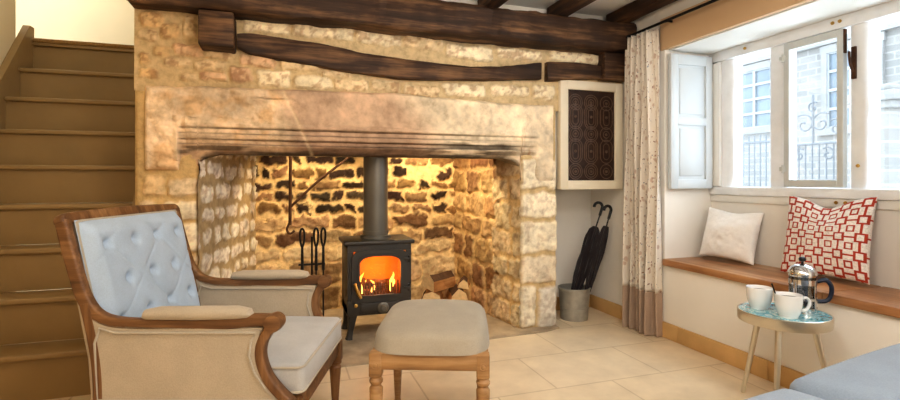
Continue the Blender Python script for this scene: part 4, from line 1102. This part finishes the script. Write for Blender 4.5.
# =================================================================== CUSHIONS
def pillow(name, w_, h_, t_, n=60, chop=0, col=None, seed=0, pinch=.07):
    u = np.linspace(-1, 1, n); U, Vv = np.meshgrid(u, u)
    Xp = w_/2*U*(1-pinch*(1-Vv**2)); Zp = h_/2*Vv*(1-pinch*(1-U**2))
    Zp = Zp-chop*np.exp(-(U/.45)**2)*sstep(-.2, 1, Vv)
    th = t_/2*(np.clip((1-U**2)*(1-Vv**2), 0, 1))**.42*(1-.25*sstep(.2, 1, Vv)*(chop > 0))
    wr = (fbm(U*2.5+3, Vv*2.5+3, seed, 3)-.5)*.025*np.clip((1-U**2)*(1-Vv**2), 0, 1)**.5
    Fv = np.stack([Xp, -th-wr, Zp+h_/2], -1).reshape(-1, 3); Bv = np.stack([Xp, th, Zp+h_/2], -1).reshape(-1, 3)
    idx = np.arange(n*n).reshape(n, n)
    def q(I): return np.stack([I[:-1, :-1].ravel(), I[:-1, 1:].ravel(), I[1:, 1:].ravel(), I[1:, :-1].ravel()], 1)
    fa = q(idx); bk_ = q(idx+n*n)[:, ::-1]
    me = bpy.data.meshes.new(name); me.from_pydata(np.concatenate([Fv, Bv]).tolist(), [], np.concatenate([fa, bk_]).tolist())
    if col is not None:
        at = me.color_attributes.new('Col', 'FLOAT_COLOR', 'POINT'); cc = np.ones((2*n*n, 4)); c0 = col(U, Vv).reshape(-1, 3); cc[:, :3] = np.concatenate([c0, c0]); at.data.foreach_set('color', cc.ravel())
    bm = bmesh.new(); bm.from_mesh(me); bmesh.ops.remove_doubles(bm, verts=bm.verts, dist=.0003); bm.to_mesh(me); bm.free()
    return me
def place_pillow(me, m, loc, yawdir, lean, roll, name, label):
    o = link(name, me, m)
    # local: width along x, faces -y; leans back
    o.matrix_world = Matrix.Translation(loc)@Matrix.Rotation(yawdir, 4, 'Z')@Matrix.Rotation(-lean, 4, 'X')@Matrix.Rotation(roll, 4, 'Y')
    return tag(o, label, 'cushion')
me = pillow('c', .335, .315, .12, chop=.012, seed=5)
place_pillow(me, M['cush'], (2.535, 2.335, .515), math.radians(-76), math.radians(16), math.radians(3), 'cushion', 'plain white cushion leaning in the far corner of the window seat')
def fret(U, Vv):
    a_ = U*2.3; b_ = Vv*2.3
    x = a_-np.round(a_); y = b_-np.round(b_)
    mx_ = np.maximum(np.abs(x), np.abs(y)); mn_ = np.minimum(np.abs(x), np.abs(y))
    m2 = np.maximum(np.abs(.5-np.abs(x)), np.abs(.5-np.abs(y)))
    red = ((mx_ > .16) & (mx_ < .26)) | ((mn_ < .05) & (mx_ >= .26)) | ((m2 > .12) & (m2 < .20))
    r = np.array(lin((172, 58, 36))); w = np.array(lin((232, 222, 214)))
    return np.where(red[..., None], r, w)
me = pillow('c', .395, .415, .13, n=200, chop=.05, col=fret, seed=8)
place_pillow(me, M['redcush'], (2.525, 1.755, .515), math.radians(-82), math.radians(13), math.radians(-1), 'cushion', 'red and white geometric fret cushion on the window seat')

# =================================================================== SOFA
sf = thing('sofa', 'blue-grey upholstered sofa in the near right corner', 'sofa', (1.231, .955, 0), math.radians(9.5))
obj('seat_cushion', cushion_bm(.004, .70, -.62, 0, .30, .485, .03, .035), M['sofa'], sf)
obj('seat_cushion', cushion_bm(-.66, -.004, -.62, -.0, .30, .472, .03, .035), M['sofa'], sf)
obj('base', B((-.66, -.70, .10), (.70, -.03, .30), .02, 3), M['sofa'], sf)
obj('backrest', cushion_bm(-.45, .70, -.80, -.625, .30, .70, .0, .05), M['sofa'], sf)
for x in (-.6, .64):
    for y in (-.64, -.09):
        bm = bmesh.new(); lathe(bm, [(.016, 0), (.024, .102)], 14, (x, y, 0)); obj('leg', bm, M['oakz'], sf)

# =================================================================== OUTSIDE
struct(obj('ground_outside', B((2.9, -4, -.1), (16, 16, 0)), M['tarmac']))
hb = thing('stone_house', 'pale stone house across the street seen through the window', 'building', (9.0, 6.5, 0))
bm = bmesh.new()
box(bm, (0, -7, 0), (.5, 6.5, 4.3))
obj('wall', bm, M['facade'], hb)
M['facade2'] = mat('street_stone_light', (140, 137, 134), .9, .08, 5, 9, .2)
def sash_window(y, z, wd, ht, nr):
    f = bmesh.new()
    for lo, hi in (((y-wd/2-.1, z), (y-wd/2, z+ht)), ((y+wd/2, z), (y+wd/2+.1, z+ht)), ((y-wd/2-.12, z+ht), (y+wd/2+.12, z+ht+.14)), ((y-wd/2-.16, z-.12), (y+wd/2+.16, z))):
        box(f, (-.07, lo[0]-6.5, lo[1]), (.05, hi[0]-6.5, hi[1]))
    w1 = obj('window_surround', f, M['facade2'], hb)
    g = bmesh.new()
    for k in range(3): yy = y-wd/2+wd*k/2; box(g, (-.055, yy-.025-6.5, z), (-.015, yy+.025-6.5, z+ht))
    for k in range(nr+1): zz = z+ht*k/nr; box(g, (-.05, y-wd/2-6.5, zz-.025), (-.02, y+wd/2-6.5, zz+.025))
    obj('sash_bars', g, M['sash'], w1)
    obj('pane', B((-.018, y-wd/2-6.5, z), (-.005, y+wd/2-6.5, z+ht)), M['darkglass'], w1)
sash_window(7.55, 2.05, .8, 1.15, 4); sash_window(5.75, 1.9, .75, 1.3, 4); sash_window(7.55, 3.75, .8, 1.2, 4)
obj('string_course', B((-.10, -7, 3.35), (.0, 6.5, 3.47)), M['facade2'], hb)
rl = thing('street_railing', 'wrought iron railing with scrolled gate outside the window', 'railing', (5.0, 3.9, 0))
bm = bmesh.new(); box(bm, (-.12, -.2, 0), (.12, 1.6, .55)); obj('low_wall', bm, M['facade'], rl)
bm = bmesh.new()
for k in range(22): tube(bm, [(0, .1+k*.07, .5), (0, .1+k*.07, 1.50)], .008, 6)
tube(bm, [(0, .0, 1.42), (0, 1.6, 1.42)], .014, 6); tube(bm, [(0, .0, .65), (0, 1.6, .65)], .014, 6); obj('railing_bars', bm, M['wrought'], rl)
bm = bmesh.new()
for k in range(9): tube(bm, [(0, -.06-k*.068, .0), (0, -.06-k*.068, 1.36)], .008, 6)
for z in (.1, .75, 1.36): tube(bm, [(0, -.04, z), (0, -.64, z)], .013, 6)
def scroll(bm, y, z, s, d):
    pts = [(0, y+d*s*(t_/7)*math.cos(t_), z+s*(t_/7)*math.sin(t_)) for t_ in np.linspace(.8, 8.5, 26)]
    tube(bm, pts, .009, 6)
for y, z, s, d in ((-.12, 1.5, .075, 1), (-.25, 1.56, .09, -1), (-.42, 1.56, .09, 1), (-.56, 1.5, .075, -1), (-.34, 1.72, .05, 1), (-.2, 1.25, .06, 1), (-.48, 1.25, .06, -1)): scroll(bm, y, z, s, d)
tube(bm, [(0, -.34, 1.36), (0, -.34, 1.85)], .012, 6)
obj('scrolled_gate', bm, M['wrought'], rl)
gp = thing('gate_pier', 'pale stone gate pier with a moulded cap outside the right-hand window light', 'pier', (4.9, 2.87, 0))
bm = bmesh.new(); box(bm, (-.16, -.12, 0), (.16, .12, 1.62), .01); obj('shaft', bm, M['facade'], gp)
bm = bmesh.new(); box(bm, (-.2, -.16, 1.6), (.2, .16, 1.66), .01); box(bm, (-.24, -.2, 1.66), (.24, .2, 1.74), .015); box(bm, (-.18, -.14, 1.74), (.18, .14, 1.80), .02); obj('cap', bm, M['facade2'], gp)

# =================================================================== LIGHT
wd = bpy.data.worlds.new('sky'); SC.world = wd; wd.use_nodes = True
nt = wd.node_tree; bg = nt.nodes['Background']
tcw = N(nt, 'ShaderNodeTexCoord'); spw = N(nt, 'ShaderNodeSeparateXYZ'); nt.links.new(tcw.outputs['Generated'], spw.inputs[0])
sky = ramp(nt, spw.outputs[2], [(0, (.80, .90, 1.0)), (.6, (.72, .87, 1.0))]); nt.links.new(sky, bg.inputs[0]); bg.inputs[1].default_value = 7
def lamp(name, kind, loc, power, col, size=.2, sy=None, rot=None, spread=None, spot=None):
    l = bpy.data.lights.new(name, kind); l.energy = power; l.color = col
    if kind == 'AREA':
        l.size = size
        if sy: l.shape = 'RECTANGLE'; l.size_y = sy
    else: l.shadow_soft_size = size
    if spot: l.spot_size = spot; l.spot_blend = .6
    o = bpy.data.objects.new(name, l); COL.objects.link(o); o.location = loc
    if rot: o.rotation_euler = rot
    return o
def aim(o, to): o.rotation_euler = (Vector(to)-o.location).to_track_quat('-Z', 'Y').to_euler(); return o
lamp('overhead_fill', 'AREA', (.5, -.4, 2.1), 34, (1, .93, .84), 1.8, 1.2)  # added warm fill behind the camera, no visible fitting
lamp('low_room_fill', 'POINT', (1.2, -.7, 1.30), 44, (1, .96, .91), .25)  # added fill light for the room and ceiling, out of view
aim(lamp('stone_wall_fill', 'SPOT', (.35, 1.5, 2.13), 25, (1, .91, .78), .10, spot=math.radians(110)), (.3, 3.0, 1.1))  # added spot to brighten the fireplace wall, no fitting there
aim(lamp('stone_wall_fill', 'SPOT', (1.45, 1.5, 2.13), 29, (1, .93, .82), .10, spot=math.radians(110)), (1.4, 3.0, 1.0))  # second added spot, lifts the right half of the stone wall
aim(lamp('chimney_lamp_right', 'SPOT', (1.05, 3.42, 1.42), 44, (1, .78, .47), .04, spot=math.radians(150)), (1.1, 3.7, .2))
aim(lamp('chimney_lamp_left', 'SPOT', (.28, 3.40, 1.42), 34, (1, .78, .47), .03, spot=math.radians(95)), (.12, 3.9, .5))
lamp('fire_glow', 'POINT', (.565, 3.2, .42), 5, (1, .42, .1), .05)
lamp('landing_lamp', 'POINT', (-1.9, 4.6, 2.9), 7, (1, .8, .5), .12)
lamp('stair_fill', 'POINT', (-1.25, 1.3, 2.0), 8, (1, .76, .46), .12)  # unseen warm fill added to lift the dark stairs
lamp('mid_room_fill', 'POINT', (.7, .9, 1.85), 32, (1, .96, .92), .2)  # added fill above the frame for window wall and ceiling
aim(lamp('street_bounce_fill', 'AREA', (3.5, 1.84, .55), 22, (.82, .92, 1.0), 1.3, .5), (2.4, 1.84, 1.83))  # unseen area lamp added below the sill, stands in for ground bounce
sun = lamp('soft_daylight', 'SUN', (8, 2, 6), 6.5, (.76, .89, 1.0))
sun.data.angle = math.radians(70); sun.rotation_euler = Vector((1, -.05, .62)).to_track_quat('Z', 'Y').to_euler()

SC.view_settings.view_transform = 'Standard'
SC.view_settings.look = 'Medium High Contrast'
SC.view_settings.exposure = -.52
